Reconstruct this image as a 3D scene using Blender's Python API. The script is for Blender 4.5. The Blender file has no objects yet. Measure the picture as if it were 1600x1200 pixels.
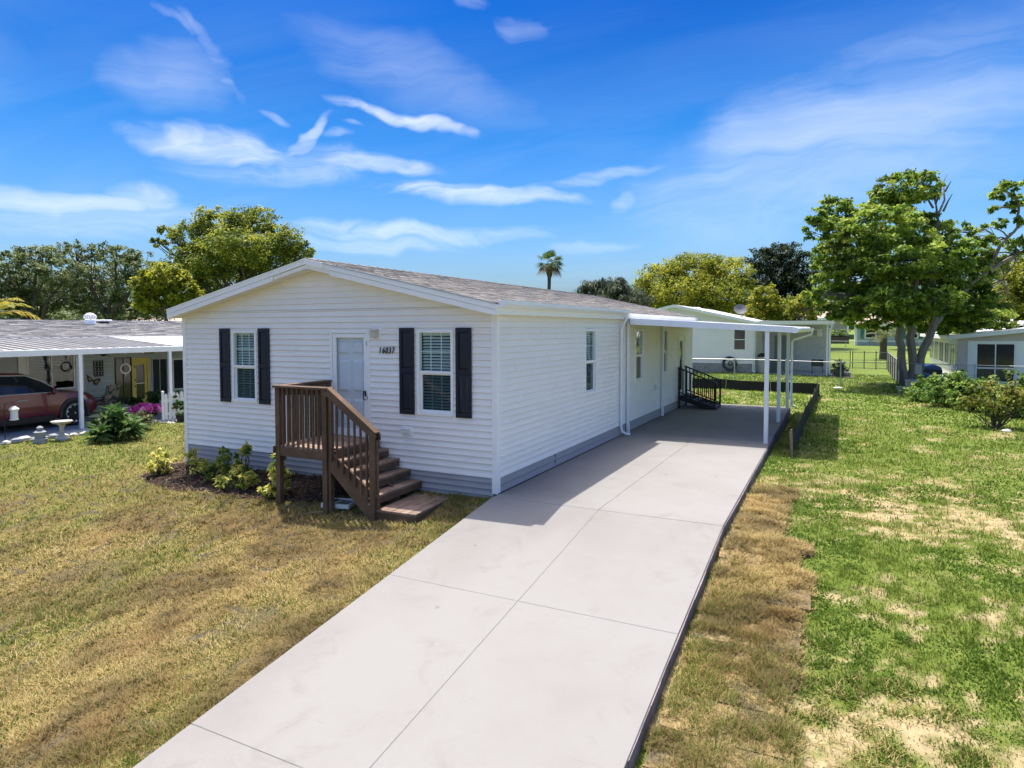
import bpy, bmesh, math, random
import numpy as np
from mathutils import Matrix, Vector
rnd = random.Random(7)
RS = np.random.RandomState(11)
SC = bpy.context.scene
COL = SC.collection

# ------------------------------------------------------------------ camera
F_PX, YAW, PITCH, ROLL = 1025.3, 0.468, 0.0402, -0.0024
CAM = np.array([4.7843, -8.9331, 2.5761])
fw = np.array([-math.sin(YAW)*math.cos(PITCH), math.cos(YAW)*math.cos(PITCH), -math.sin(PITCH)])
rt = np.array([math.cos(YAW), math.sin(YAW), 0.0]); up = np.cross(rt, fw)
rt, up = math.cos(ROLL)*rt + math.sin(ROLL)*up, -math.sin(ROLL)*rt + math.cos(ROLL)*up
cd = bpy.data.cameras.new("camera"); cam = bpy.data.objects.new("camera", cd); COL.objects.link(cam)
cd.sensor_width = 36; cd.lens = F_PX/1600*36; cd.shift_y = (554.8-600)/1600
cd.clip_start = 0.1; cd.clip_end = 3000
cam.matrix_world = Matrix(((rt[0], up[0], -fw[0], CAM[0]), (rt[1], up[1], -fw[1], CAM[1]), (rt[2], up[2], -fw[2], CAM[2]), (0, 0, 0, 1)))
SC.camera = cam

# ------------------------------------------------------------------ light
SUN = np.array([-0.86, 0.62, 3.0]); SUN /= np.linalg.norm(SUN)
SUN_EL = math.asin(SUN[2]); SUN_AZ = math.atan2(SUN[0], SUN[1])
ld = bpy.data.lights.new("sun", 'SUN'); lo = bpy.data.objects.new("sun", ld); COL.objects.link(lo)
ld.energy = 2.6; ld.angle = math.radians(0.5); ld.color = (1.0, 0.93, 0.83)
lo.rotation_euler = Vector(SUN).to_track_quat('Z', 'Y').to_euler(); lo.location = (0, 0, 30)
SKY_STRENGTH = 0.15
SC.view_settings.view_transform = 'Standard'; SC.view_settings.look = 'None'
SC.view_settings.exposure = 1.50; SC.view_settings.gamma = 1.0
SC.view_settings.use_curve_mapping = False
SC.render.engine = 'CYCLES'
SC.cycles.use_denoising = True
SC.cycles.max_bounces = 8; SC.cycles.transparent_max_bounces = 12
SC.cycles.sample_clamp_indirect = 6

world = bpy.data.worlds.new("World"); SC.world = world; world.use_nodes = True
class G:
    """tiny node-graph helper"""
    def __init__(s, tree):
        s.t = tree; s.t.nodes.clear()
    def n(s, kind, ins=None, **props):
        nd = s.t.nodes.new(kind)
        for k, v in props.items(): setattr(nd, k, v)
        for k, v in (ins or {}).items(): s.set(nd.inputs[k], v)
        return nd
    def set(s, sock, v):
        if isinstance(v, bpy.types.NodeSocket): s.t.links.new(v, sock)
        elif isinstance(v, bpy.types.Node): s.t.links.new(v.outputs[0], sock)
        elif hasattr(sock.default_value, '__len__') and not hasattr(v, '__len__'): sock.default_value = [v]*len(sock.default_value)
        elif hasattr(v, '__len__') and len(v) == 3 and len(sock.default_value) == 4: sock.default_value = (*v, 1)
        else: sock.default_value = v
    def math(s, op, a, b=0.0, c=0.0, clamp=False):
        nd = s.n('ShaderNodeMath', operation=op, use_clamp=clamp)
        s.set(nd.inputs[0], a); s.set(nd.inputs[1], b)
        if op in ('MULTIPLY_ADD', 'SMOOTHSTEP'): s.set(nd.inputs[2], c)
        return nd.outputs[0]
    def mix(s, f, a, b, mode='MIX'):
        nd = s.n('ShaderNodeMix', data_type='RGBA', blend_type=mode)
        s.set(nd.inputs[0], f); s.set(nd.inputs[6], a); s.set(nd.inputs[7], b)
        return nd.outputs[2]
    def noise(s, vec, scale, detail=4, rough=.55, dist=0.0):
        return s.n('ShaderNodeTexNoise', {'Vector': vec, 'Scale': scale, 'Detail': detail, 'Roughness': rough, 'Distortion': dist}).outputs[0]
    def rng(s, v, a, b, c=0.0, d=1.0, smooth=True):
        nd = s.n('ShaderNodeMapRange', {'Value': v, 'From Min': a, 'From Max': b, 'To Min': c, 'To Max': d})
        nd.interpolation_type = 'SMOOTHSTEP' if smooth else 'LINEAR'
        return nd.outputs[0]

def px_dir(px, py):
    d = fw + (px-800)/F_PX*rt - (py-554.8)/F_PX*up
    return d/np.linalg.norm(d)
def azel(d): return math.atan2(d[0], d[1]), math.asin(d[2])

def build_sky():
    g = G(world.node_tree)
    geo = g.n('ShaderNodeTexCoord').outputs['Generated']
    sky = g.n('ShaderNodeTexSky', sky_type='NISHITA', sun_disc=False, sun_elevation=SUN_EL, sun_rotation=SUN_AZ,
              altitude=0.0, air_density=1.0, dust_density=4.0, ozone_density=2.0).outputs[0]
    sep = g.n('ShaderNodeSeparateXYZ', {0: geo})
    X, Y, Z = sep.outputs
    az = g.math('ARCTAN2', X, Y); el = g.math('ARCSINE', Z)
    # deep, polarised blue high up, paler towards the horizon, the same all round
    ramp = g.n('ShaderNodeValToRGB', {'Fac': g.math('DIVIDE', el, .60)}); cr = ramp.color_ramp
    cr.elements[0].position = .04; cr.elements[0].color = (.178, .305, .465, 1); cr.elements[1].position = .82; cr.elements[1].color = (.004, .088, .31, 1)
    for p_, c_ in ((.26, (.084, .215, .405, 1)), (.47, (.029, .162, .367, 1))): q_ = cr.elements.new(p_); q_.color = c_
    tint = ramp.outputs[0]
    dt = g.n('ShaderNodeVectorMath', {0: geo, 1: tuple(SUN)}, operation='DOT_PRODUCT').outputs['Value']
    ev = g.rng(dt, -.35, .62, 1.0, 0.0, smooth=False)          # the same blue all round: anti-solar side brightened to lift the shaded house front
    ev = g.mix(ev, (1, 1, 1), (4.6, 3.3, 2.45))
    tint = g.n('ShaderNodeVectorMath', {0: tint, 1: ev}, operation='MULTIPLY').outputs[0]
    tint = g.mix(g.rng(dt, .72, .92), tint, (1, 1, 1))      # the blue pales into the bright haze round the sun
    base = g.mix(1.0, sky, tint, 'MULTIPLY')
    # cirrus: noise stretched along the high wind, faint in view and made heavier out of view for fill light, plus the individual streaks seen here
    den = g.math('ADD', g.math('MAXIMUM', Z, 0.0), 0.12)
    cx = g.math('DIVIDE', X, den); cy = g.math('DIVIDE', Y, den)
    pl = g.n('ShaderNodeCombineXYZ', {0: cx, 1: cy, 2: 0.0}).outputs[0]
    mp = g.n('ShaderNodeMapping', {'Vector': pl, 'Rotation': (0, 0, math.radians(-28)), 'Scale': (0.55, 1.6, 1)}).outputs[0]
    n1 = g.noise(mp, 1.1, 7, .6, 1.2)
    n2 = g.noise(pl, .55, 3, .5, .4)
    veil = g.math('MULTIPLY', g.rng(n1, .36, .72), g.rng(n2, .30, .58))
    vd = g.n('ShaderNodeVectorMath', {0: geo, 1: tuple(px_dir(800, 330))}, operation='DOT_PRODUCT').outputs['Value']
    veil = g.math('MULTIPLY', veil, g.rng(vd, .66, .82, .85, .06))    # heavier cirrus added out of view to brighten shade, faint behind the streaks
    ae = g.n('ShaderNodeCombineXYZ', {0: az, 1: el, 2: 0.0}).outputs[0]
    warp = g.noise(ae, 9.0, 3, .5)
    warp2 = g.noise(g.n('ShaderNodeVectorMath', {0: ae, 1: (3.1, 7.7, 0)}, operation='ADD').outputs[0], 7.0, 3, .5)
    wx = g.math('MULTIPLY_ADD', g.math('SUBTRACT', warp, .5), .16, az)
    wy = g.math('MULTIPLY_ADD', g.math('SUBTRACT', warp2, .5), .06, el)
    streaks = None; fibre = {}; wv = g.n('ShaderNodeCombineXYZ', {0: wx, 1: wy, 2: 0.0}).outputs[0]
    # (pixel of each end, half width in px, strength): turned into directions in the sky
    for (x0, y0, x1, y1, w, s) in ((225, 205, 440, 235, 21, .85), (470, 242, 660, 268, 16, .8), (300, 240, 560, 262, 30, .45), (545, 160, 720, 203, 10, .9), (408, 178, 455, 188, 6, .7), (500, 204, 548, 211, 6, .7), (535, 192, 565, 198, 4, .5), (445, 228, 512, 184, 7, .6),
                                   (620, 298, 870, 312, 13, 1.0), (690, 310, 800, 316, 9, .6), (455, 352, 800, 370, 15, .75), (480, 375, 700, 385, 14, .5), (0, 312, 200, 322, 12, .7), (150, 300, 300, 310, 20, .6), (20, 322, 112, 338, 6, .7), (0, 350, 400, 345, 26, .35), (972, 322, 1018, 296, 12, .5),
                                   (860, 292, 1020, 266, 9, .55), (170, 105, 350, 125, 42, .5), (290, 20, 368, 155, 9, .30), (265, 5, 300, 60, 8, .22), (1050, 330, 1640, 60, 100, .68), (480, 60, 820, 170, 46, .36), (1220, 260, 1640, 215, 70, .30),
                                   (790, 30, 850, 45, 14, .26), (680, 0, 750, 8, 10, .35), (860, 388, 960, 384, 10, .3)):
        a0, e0 = azel(px_dir(x0, y0)); a1, e1 = azel(px_dir(x1, y1)); hw = w/F_PX
        L = math.hypot(a1-a0, e1-e0); ux, uy = (a1-a0)/L, (e1-e0)/L
        dx = g.math('SUBTRACT', wx, (a0+a1)/2); dy = g.math('SUBTRACT', wy, (e0+e1)/2)
        al = g.math('ADD', g.math('MULTIPLY', dx, ux/(L*.56)), g.math('MULTIPLY', dy, uy/(L*.56)))
        ac = g.math('ADD', g.math('MULTIPLY', dx, -uy/hw), g.math('MULTIPLY', dy, ux/hw))
        r2 = g.math('ADD', g.math('MULTIPLY', al, al), g.math('MULTIPLY', ac, ac))
        key = (min((-.30, -.08, .06, .45, 1.2), key=lambda q: abs(q-math.atan2(uy, abs(ux)*1.0)*(1 if ux > 0 else 1))), w > 36)
        if key not in fibre:                                  # filaments running along the wind, shared by streaks of like slant
            mpv = g.n('ShaderNodeMapping', {'Vector': wv, 'Rotation': (0, 0, -key[0]), 'Scale': (4.5, 21, 1) if not key[1] else (2.6, 13.0, 1)}).outputs[0]
            fibre[key] = g.math('MULTIPLY', g.math('SUBTRACT', g.noise(mpv, 1.0, 5, .62, .9), .5), 2.5 if not key[1] else 1.5)
        fall = g.rng(r2, 2.3, 0.0, smooth=False)
        m = g.math('MULTIPLY', g.rng(g.math('ADD', fall, fibre[key]), .10, 1.65 if not key[1] else 1.9), g.math('MULTIPLY', g.rng(r2, 2.3, .6), s))
        streaks = m if streaks is None else g.math('MAXIMUM', streaks, m)
    st = streaks
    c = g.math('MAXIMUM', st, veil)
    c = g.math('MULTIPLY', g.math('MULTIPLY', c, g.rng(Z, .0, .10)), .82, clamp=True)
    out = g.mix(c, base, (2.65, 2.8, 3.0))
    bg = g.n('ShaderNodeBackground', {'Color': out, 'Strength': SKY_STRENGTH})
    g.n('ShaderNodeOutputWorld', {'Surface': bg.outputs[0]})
build_sky()

# ------------------------------------------------------------------ materials
MATS = {}
def mat(name, col, rough=.6, var=.12, scale=6.0, bump=0.0, bscale=40.0, metal=0.0, rand=0.0, stretch=(1, 1, 1), col2=None, lo=.4, hi=.65, attr=None, spec=.4, trans=0.0, coat=0.0):
    """principled material: base colour broken up by noise, per-object variation, optional second colour in patches, fine bump"""
    m = bpy.data.materials.new(name); m.use_nodes = True; g = G(m.node_tree)
    co = g.n('ShaderNodeTexCoord').outputs['Object']
    co = g.n('ShaderNodeMapping', {'Vector': co, 'Scale': stretch}).outputs[0]
    base = g.n('ShaderNodeAttribute', attribute_name=attr).outputs['Color'] if attr else None
    if base is None:
        base = g.n('ShaderNodeRGB'); base.outputs[0].default_value = (*col, 1); base = base.outputs[0]
    if col2 is not None:
        base = g.mix(g.rng(g.noise(co, scale*.35, 5, .6), lo, hi), base, col2)
    nz = g.noise(co, scale, 6, .6)
    f = g.rng(nz, .25, .75, 1-var, 1+var, smooth=False)
    if rand:
        oi = g.n('ShaderNodeObjectInfo').outputs['Random']
        f = g.math('MULTIPLY', f, g.rng(oi, 0, 1, 1-rand, 1+rand, smooth=False))
    base = g.n('ShaderNodeVectorMath', {0: base, 1: g.n('ShaderNodeCombineXYZ', {0: f, 1: f, 2: f}).outputs[0]}, operation='MULTIPLY').outputs[0]
    p = g.n('ShaderNodeBsdfPrincipled', {'Base Color': base, 'Roughness': rough, 'Metallic': metal, 'Specular IOR Level': spec, 'Coat Weight': coat})
    if bump:
        bn = g.n('ShaderNodeBump', {'Height': g.noise(co, bscale, 5, .65), 'Strength': bump, 'Distance': .02})
        g.set(p.inputs['Normal'], bn.outputs[0])
    sh = p.outputs[0]
    if trans:
        tr = g.n('ShaderNodeBsdfTranslucent', {'Color': base})
        sh = g.n('ShaderNodeMixShader', {0: trans, 1: sh, 2: tr.outputs[0]}).outputs[0]
    g.n('ShaderNodeOutputMaterial', {'Surface': sh})
    MATS[name] = m; return m
def glass_mat(name, tint, ior=1.5, base_refl=0.0, dark=0.0):
    m = bpy.data.materials.new(name); m.use_nodes = True; g = G(m.node_tree)
    co = g.n('ShaderNodeTexCoord').outputs['Object']
    bn = g.n('ShaderNodeBump', {'Height': g.noise(co, 2.2, 2, .5), 'Strength': .12, 'Distance': .05}).outputs[0]
    fr = g.n('ShaderNodeFresnel', {'IOR': ior}).outputs[0]
    fac = g.math('ADD', fr, base_refl, clamp=True)
    fac = g.math('MULTIPLY', fac, g.math('SUBTRACT', 1.0, g.n('ShaderNodeNewGeometry').outputs['Backfacing']))   # one clean reflection, none inside the pane
    tr = g.n('ShaderNodeBsdfTransparent', {'Color': tint})
    gl = g.n('ShaderNodeBsdfGlossy', {'Roughness': .01, 'Color': (.95, 1, .985), 'Normal': bn})
    g.n('ShaderNodeOutputMaterial', {'Surface': g.n('ShaderNodeMixShader', {0: fac, 1: tr.outputs[0], 2: gl.outputs[0]}).outputs[0]})
    MATS[name] = m; return m

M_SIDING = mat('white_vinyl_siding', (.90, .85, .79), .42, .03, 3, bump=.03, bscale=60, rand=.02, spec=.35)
M_TRIM = mat('white_trim', (.89, .875, .85), .4, .03, 4)
M_SOFFIT = mat('soffit_vinyl', (.72, .71, .69), .5, .05, 3, stretch=(1, 8, 1))
M_SKIRT = mat('grey_vinyl_skirting', (.355, .335, .345), .45, .06, 3, rand=.05)
M_SHINGLE = mat('asphalt_shingle', (.3, .27, .24), .9, .25, 30, bump=.5, bscale=160, attr='Col')
M_SHUT = mat('navy_black_shutter', (.009, .011, .022), .42, .2, 5, bump=.06, bscale=90, stretch=(9, 9, 1))
M_SHUTF = mat('faded_shutter_panel', (.010, .013, .024), .5, .2, 5, col2=(.05, .06, .08), lo=.5, hi=.66, stretch=(12, 12, 1.1))
M_GLASS = glass_mat('window_glass', (.90, .96, .94), 1.52, .05)
M_GLASS_CLEAR = glass_mat('storm_door_glass', (.92, .94, .96), 1.45, .0)
M_GLASS_DARK = glass_mat('dark_glass', (.58, .66, .66), 1.5, .03)
M_BLIND = mat('white_blind', (.78, .79, .77), .5, .03)
M_SCREEN = mat('window_screen_mesh', (.10, .10, .105), .8, .1)
M_DARKROOM = mat('dark_interior', (.035, .034, .033), .9, .2)
M_BLACK = mat('black_paint', (.012, .012, .013), .45, .2, 8)
def concrete():
    m = bpy.data.materials.new('new_concrete'); m.use_nodes = True; g = G(m.node_tree); co = g.n('ShaderNodeTexCoord').outputs['Object']
    c = g.mix(g.rng(g.noise(co, .55, 5, .62), .38, .70), (.226, .222, .215), (.203, .195, .186))
    c = g.mix(g.rng(g.noise(co, 1.7, 6, .7, .8), .52, .74, 0, .7), c, (.183, .173, .164))
    streak = g.noise(g.n('ShaderNodeMapping', {'Vector': co, 'Rotation': (0, 0, .5), 'Scale': (1.2, 7, 1)}).outputs[0], 1.3, 5, .6, .4)
    c = g.mix(g.rng(streak, .60, .80, 0, .40), c, (.248, .244, .236))
    vo = g.n('ShaderNodeTexVoronoi', {'Vector': co, 'Scale': 2.3, 'Randomness': 1.0}).outputs['Distance']
    spot = g.math('MULTIPLY', g.rng(vo, .075, .035), g.rng(g.noise(co, 1.1, 2), .52, .60))
    c = g.mix(g.math('MULTIPLY', spot, .9), c, (.10, .092, .085))
    scuff = g.noise(g.n('ShaderNodeMapping', {'Vector': co, 'Rotation': (0, 0, -.9), 'Scale': (2.2, 26, 1)}).outputs[0], .8, 3, .55, .3)
    c = g.mix(g.rng(scuff, .71, .79, 0, .55), c, (.15, .14, .135))
    grain = g.rng(g.noise(co, 260, 3, .6), .3, .7, .93, 1.07)
    c = g.n('ShaderNodeVectorMath', {0: c, 1: g.n('ShaderNodeCombineXYZ', {0: grain, 1: grain, 2: grain}).outputs[0]}, operation='MULTIPLY').outputs[0]
    broom = g.noise(g.n('ShaderNodeMapping', {'Vector': co, 'Scale': (4, 160, 1)}).outputs[0], 1.0, 3, .6)
    bn = g.n('ShaderNodeBump', {'Height': g.math('ADD', g.math('MULTIPLY', broom, .5), g.noise(co, 45, 5, .65)), 'Strength': .16, 'Distance': .01})
    p = g.n('ShaderNodeBsdfPrincipled', {'Base Color': c, 'Roughness': .85, 'Specular IOR Level': .25, 'Normal': bn.outputs[0]})
    g.n('ShaderNodeOutputMaterial', {'Surface': p.outputs[0]}); return m
M_CONC = concrete()
M_CONCEDGE = mat('form_stripped_concrete_edge', (.24, .20, .20), .9, .2, 3, bump=.4, bscale=25, col2=(.15, .12, .125))
M_DECK = mat('brown_stained_wood', (.088, .052, .031), .6, .28, 5, bump=.22, bscale=30, rand=.18, stretch=(1, 1, 1), col2=(.125, .074, .045))
M_DECKF = mat('worn_deck_board', (.19, .125, .092), .7, .25, 5, bump=.2, bscale=40, rand=.15, col2=(.25, .18, .14))
M_WHITEMETAL = mat('white_aluminium', (.83, .84, .86), .33, .04, 3, spec=.5)
M_WHITEPL = mat('white_plastic', (.74, .74, .72), .45, .06, 9)
M_TANPL = mat('tan_plastic', (.55, .50, .43), .5, .08, 9)
M_SILT = mat('black_silt_fabric', (.013, .013, .012), .8, .3, 9, bump=.3, bscale=8)
M_STAKE = mat('weathered_stake', (.27, .21, .14), .8, .3, 12)
M_GALV = mat('galvanised_steel', (.42, .43, .45), .42, .12, 12, metal=.75)

# ------------------------------------------------------------------ objects
WM = {}
def wm(o): return WM.get(o.name, Matrix()) if o is not None else Matrix()
def props(o, label=None, cat=None, group=None, kind=None):
    if label: o['label'] = label
    if cat: o['category'] = cat
    if group: o['group'] = group
    if kind: o['kind'] = kind
    return o
def thing(name, label, cat, loc=(0, 0, 0), rz=0.0, group=None, kind=None, parent=None):
    o = bpy.data.objects.new(name, None); COL.objects.link(o); o.empty_display_size = .2
    o.location = loc; o.rotation_euler = (0, 0, rz)
    M = Matrix.Translation(loc) @ Matrix.Rotation(rz, 4, 'Z')
    if parent is not None:
        o.parent = parent; M2 = wm(parent).inverted() @ M; o.matrix_local = M2
    WM[o.name] = M
    return props(o, label, cat, group, kind)
def node(name, parent):                                   # an Empty part that carries its own pieces
    o = bpy.data.objects.new(name, None); COL.objects.link(o); o.parent = parent; WM[o.name] = wm(parent); o.empty_display_size = .1
    return o
def link_mesh(name, me, m, parent):
    o = bpy.data.objects.new(name, me); COL.objects.link(o)
    if m is not None and not len(me.materials): me.materials.append(m)
    if parent is not None: o.parent = parent
    WM[o.name] = wm(parent).copy()
    return o
class B:
    """collects shapes and links them as ONE mesh object; coordinates are in the world unless build(local=True)"""
    def __init__(s, M=None): s.v = []; s.f = []; s.M = M
    def add(s, V, F):
        n = len(s.v)
        if s.M is not None: V = [tuple(s.M @ Vector(v)) for v in V]
        s.v += [tuple(map(float, v)) for v in V]; s.f += [tuple(i+n for i in f) for f in F]; return s
    def hexa(s, p): return s.add(p, [(0, 3, 2, 1), (4, 5, 6, 7), (0, 1, 5, 4), (1, 2, 6, 5), (2, 3, 7, 6), (3, 0, 4, 7)])
    def box(s, x0, y0, z0, x1, y1, z1):
        x0, x1 = min(x0, x1), max(x0, x1); y0, y1 = min(y0, y1), max(y0, y1); z0, z1 = min(z0, z1), max(z0, z1)
        return s.hexa([(x0, y0, z0), (x1, y0, z0), (x1, y1, z0), (x0, y1, z0), (x0, y0, z1), (x1, y0, z1), (x1, y1, z1), (x0, y1, z1)])
    def bar(s, a, b, w, h, side=None):
        """box beam from a to b; h along 'up', w sideways"""
        a, b = np.array(a, float), np.array(b, float); d = b-a; d /= np.linalg.norm(d)
        if side is None: side = np.cross(d, (0, 0, 1)) if abs(d[2]) < .99 else np.array((1., 0, 0))
        side = np.array(side, float); side /= np.linalg.norm(side); u = np.cross(side, d); sw, uh = side*w/2, u*h/2
        P = [a-sw-uh, a+sw-uh, b+sw-uh, b-sw-uh, a-sw+uh, a+sw+uh, b+sw+uh, b-sw+uh]
        return s.hexa(P)
    def prism(s, poly, d):
        """planar polygon (3D points) extruded by vector d"""
        n = len(poly); d = np.array(d, float); P = [np.array(p, float) for p in poly]
        return s.add(P+[p+d for p in P], [tuple(range(n))[::-1], tuple(range(n, 2*n))]+[(i, (i+1) % n, (i+1) % n+n, i+n) for i in range(n)])
    def tube(s, pts, r, n=8, caps=True):
        pts = [np.array(p, float) for p in pts]; R = r if hasattr(r, '__len__') else [r]*len(pts)
        V = []; F = []; prev = None
        for i, p in enumerate(pts):
            d = pts[min(i+1, len(pts)-1)]-pts[max(i-1, 0)]; d = d/(np.linalg.norm(d)+1e-12)
            a = prev if prev is not None else (np.array((0, 0, 1.)) if abs(d[2]) < .9 else np.array((1., 0, 0)))
            a = a-d*(a@d); a /= np.linalg.norm(a)+1e-12; prev = a; b = np.cross(d, a)
            for k in range(n):
                t = 2*math.pi*k/n; V.append(p+R[i]*(math.cos(t)*a+math.sin(t)*b))
        for i in range(len(pts)-1):
            for k in range(n):
                k2 = (k+1) % n; F.append((i*n+k, i*n+k2, (i+1)*n+k2, (i+1)*n+k))
        if caps: F += [tuple(range(n))[::-1], tuple((len(pts)-1)*n+k for k in range(n))]
        return s.add(V, F)
    def lathe(s, prof, c=(0, 0, 0), n=16, sx=1.0, sy=1.0):
        V = []; F = []
        for r, z in prof:
            for k in range(n):
                t = 2*math.pi*k/n; V.append((c[0]+r*sx*math.cos(t), c[1]+r*sy*math.sin(t), c[2]+z))
        m = len(prof)
        for i in range(m-1):
            for k in range(n):
                k2 = (k+1) % n; F.append((i*n+k, i*n+k2, (i+1)*n+k2, (i+1)*n+k))
        F += [tuple(range(n))[::-1], tuple((m-1)*n+k for k in range(n))]
        return s.add(V, F)
    def mesh(s, name, parent=None, local=False, bev=0.0, smooth=False):
        V = s.v
        if parent is not None and not local:
            I = wm(parent).inverted(); V = [tuple(I @ Vector(v)) for v in V]
        me = bpy.data.meshes.new(name); me.from_pydata(V, [], s.f)
        if bev or smooth:
            bm = bmesh.new(); bm.from_mesh(me)
            if bev:
                bmesh.ops.bevel(bm, geom=list(bm.edges), offset=bev, segments=1, affect='EDGES', profile=.5)
            bmesh.ops.recalc_face_normals(bm, faces=list(bm.faces))
            if smooth:
                for e in bm.edges: e.smooth = not (len(e.link_faces) == 2 and e.calc_face_angle(0) > .7)
                for fc in bm.faces: fc.smooth = True
            bm.to_mesh(me); bm.free()
        return me
    def build(s, name, m, parent=None, local=False, bev=0.0, smooth=False):
        return link_mesh(name, s.mesh(name, parent, local, bev, smooth), m, parent)
def tag(o, label, cat, group=None): return props(o, label, cat, group)
def top(b, name, m, label, cat, group=None, bev=0.0, smooth=False):
    """a top-level thing that is one mesh: origin at its base"""
    V = np.array(b.v); c = Vector(((V[:, 0].min()+V[:, 0].max())/2, (V[:, 1].min()+V[:, 1].max())/2, V[:, 2].min()))
    me = b.mesh(name, None, False, bev, smooth); me.transform(Matrix.Translation(-c))
    o = link_mesh(name, me, m, None); o.location = c; WM[o.name] = Matrix.Translation(c)
    return tag(o, label, cat, group)
def mesh_np(name, V, F, m, parent=None, col=None, smooth=False):
    """big mesh from arrays: V (n,3), F (m,k) with a fixed k, optional per-vertex colour"""
    V = np.asarray(V, np.float32); F = np.asarray(F, np.int32); k = F.shape[1]
    if parent is not None:
        I = np.array(wm(parent).inverted()); V = (V @ I[:3, :3].T + I[:3, 3]).astype(np.float32)
    me = bpy.data.meshes.new(name)
    me.vertices.add(len(V)); me.vertices.foreach_set('co', V.ravel())
    me.loops.add(F.size); me.loops.foreach_set('vertex_index', F.ravel())
    me.polygons.add(len(F)); me.polygons.foreach_set('loop_start', np.arange(0, F.size, k, dtype=np.int32))
    me.polygons.foreach_set('loop_total', np.full(len(F), k, np.int32))
    if smooth: me.polygons.foreach_set('use_smooth', np.ones(len(F), bool))
    if col is not None:
        a = me.color_attributes.new('Col', 'FLOAT_COLOR', 'POINT')
        c = np.ones((len(V), 4), np.float32); c[:, :3] = col; a.data.foreach_set('color', c.ravel())
    me.update(calc_edges=True); me.validate()
    return link_mesh(name, me, m, parent)
def copy_tree(o, parent=None):
    c = o.copy(); COL.objects.link(c)
    if parent is not None: c.parent = parent
    for ch in list(o.children): copy_tree(ch, c)
    return c

# ------------------------------------------------------------------ smooth value noise in numpy
def _hash(ix, iy, seed):
    h = (ix.astype(np.int64)*374761393 + iy.astype(np.int64)*668265263 + seed*1442695041) & 0x7fffffff
    h = ((h ^ (h >> 13))*1274126177) & 0x7fffffff
    return ((h ^ (h >> 16)) & 0xffff)/65535.0
def vnoise(x, y, s, seed=0):
    x = np.asarray(x, float)*s; y = np.asarray(y, float)*s; ix = np.floor(x); iy = np.floor(y); fx = x-ix; fy = y-iy
    fx = fx*fx*(3-2*fx); fy = fy*fy*(3-2*fy)
    a = _hash(ix, iy, seed); b = _hash(ix+1, iy, seed); c = _hash(ix, iy+1, seed); d = _hash(ix+1, iy+1, seed)
    return (a*(1-fx)+b*fx)*(1-fy)+(c*(1-fx)+d*fx)*fy
def fbm(x, y, s, oct=4, seed=0):
    v = 0; a = .5; t = 0
    for i in range(oct):
        v = v+a*vnoise(x, y, s*2**i, seed+i*17); t += a; a *= .5
    return v/t
def sst(v, a, b): t = np.clip((v-a)/(b-a), 0, 1); return t*t*(3-2*t)
# ================================================================== GROUND
SLOPE = .13
def ground_z(x, y):
    x = np.asarray(x, float); y = np.asarray(y, float)
    yf = np.minimum(y+.15, 0)
    xl = np.clip(x, -11.5, 0)
    gl = -.075+.0187*xl+(.13+.011*np.clip(-x, 0, 4))*yf
    gr = -.15+.13*yf
    t = np.clip(x/3.4, 0, 1); g = gl*(1-t)+gr*t
    g = np.where((x > .03) & (x < 3.40) & (y < 14.1), g-.28, g)
    g = g-.06*sst(y, 18, 34)+.78*sst(y, 42, 78)+1.6*sst(y, 85, 120)
    g = g+.03*(fbm(x, y, .35, 3, 5)-.5)+.022*(vnoise(x, y, 2.3, 9)-.5)*np.where(np.abs(y) < 25, 1, 0)
    bed = np.clip(1-((x+4.95)/2.75)**4-((y+.62)/.85)**4, 0, 1)
    return g+.07*sst(bed, 0, .6)
def gz(x, y): return float(ground_z(np.array([x]), np.array([y]))[0])
def bed_mask(x, y):
    n = vnoise(x, y, 2.4, 31)*.55
    return sst(1.15-((x+4.95)/2.55)**4-((y+.52)/.72)**4-n, 0, .25)*(y < .2)
# sod laid beside the drive: individual pieces (x0, x1, y0, y1)
SOD = []
_r = random.Random(21)
yy = 2.98
while yy > -7.2:
    h = .41+_r.uniform(-.02, .02)
    w = .62+_r.uniform(-.03, .05)+(.14 if yy < -1 else 0) if yy > .2 else .92+_r.uniform(-.07, .14)
    x0 = 3.47+_r.uniform(0, .03)-.0 
    if yy < -1: x0 += .02
    if w > .75:
        c = x0+w*_r.uniform(.44, .56); SOD.append((x0, c-.006, yy-h, yy)); SOD.append((c+.006, x0+w, yy-h+_r.uniform(-.02, .02), yy+_r.uniform(-.02, .0)))
    else: SOD.append((x0, x0+w, yy-h, yy))
    yy -= h+_r.uniform(.006, .03)
def sod_in(x, y, pad=0.0):
    m = np.zeros(np.shape(x), bool)
    for a, b, c, d in SOD: m |= (x > a+pad) & (x < b-pad) & (y > c+pad) & (y < d-pad)
    return m
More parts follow.
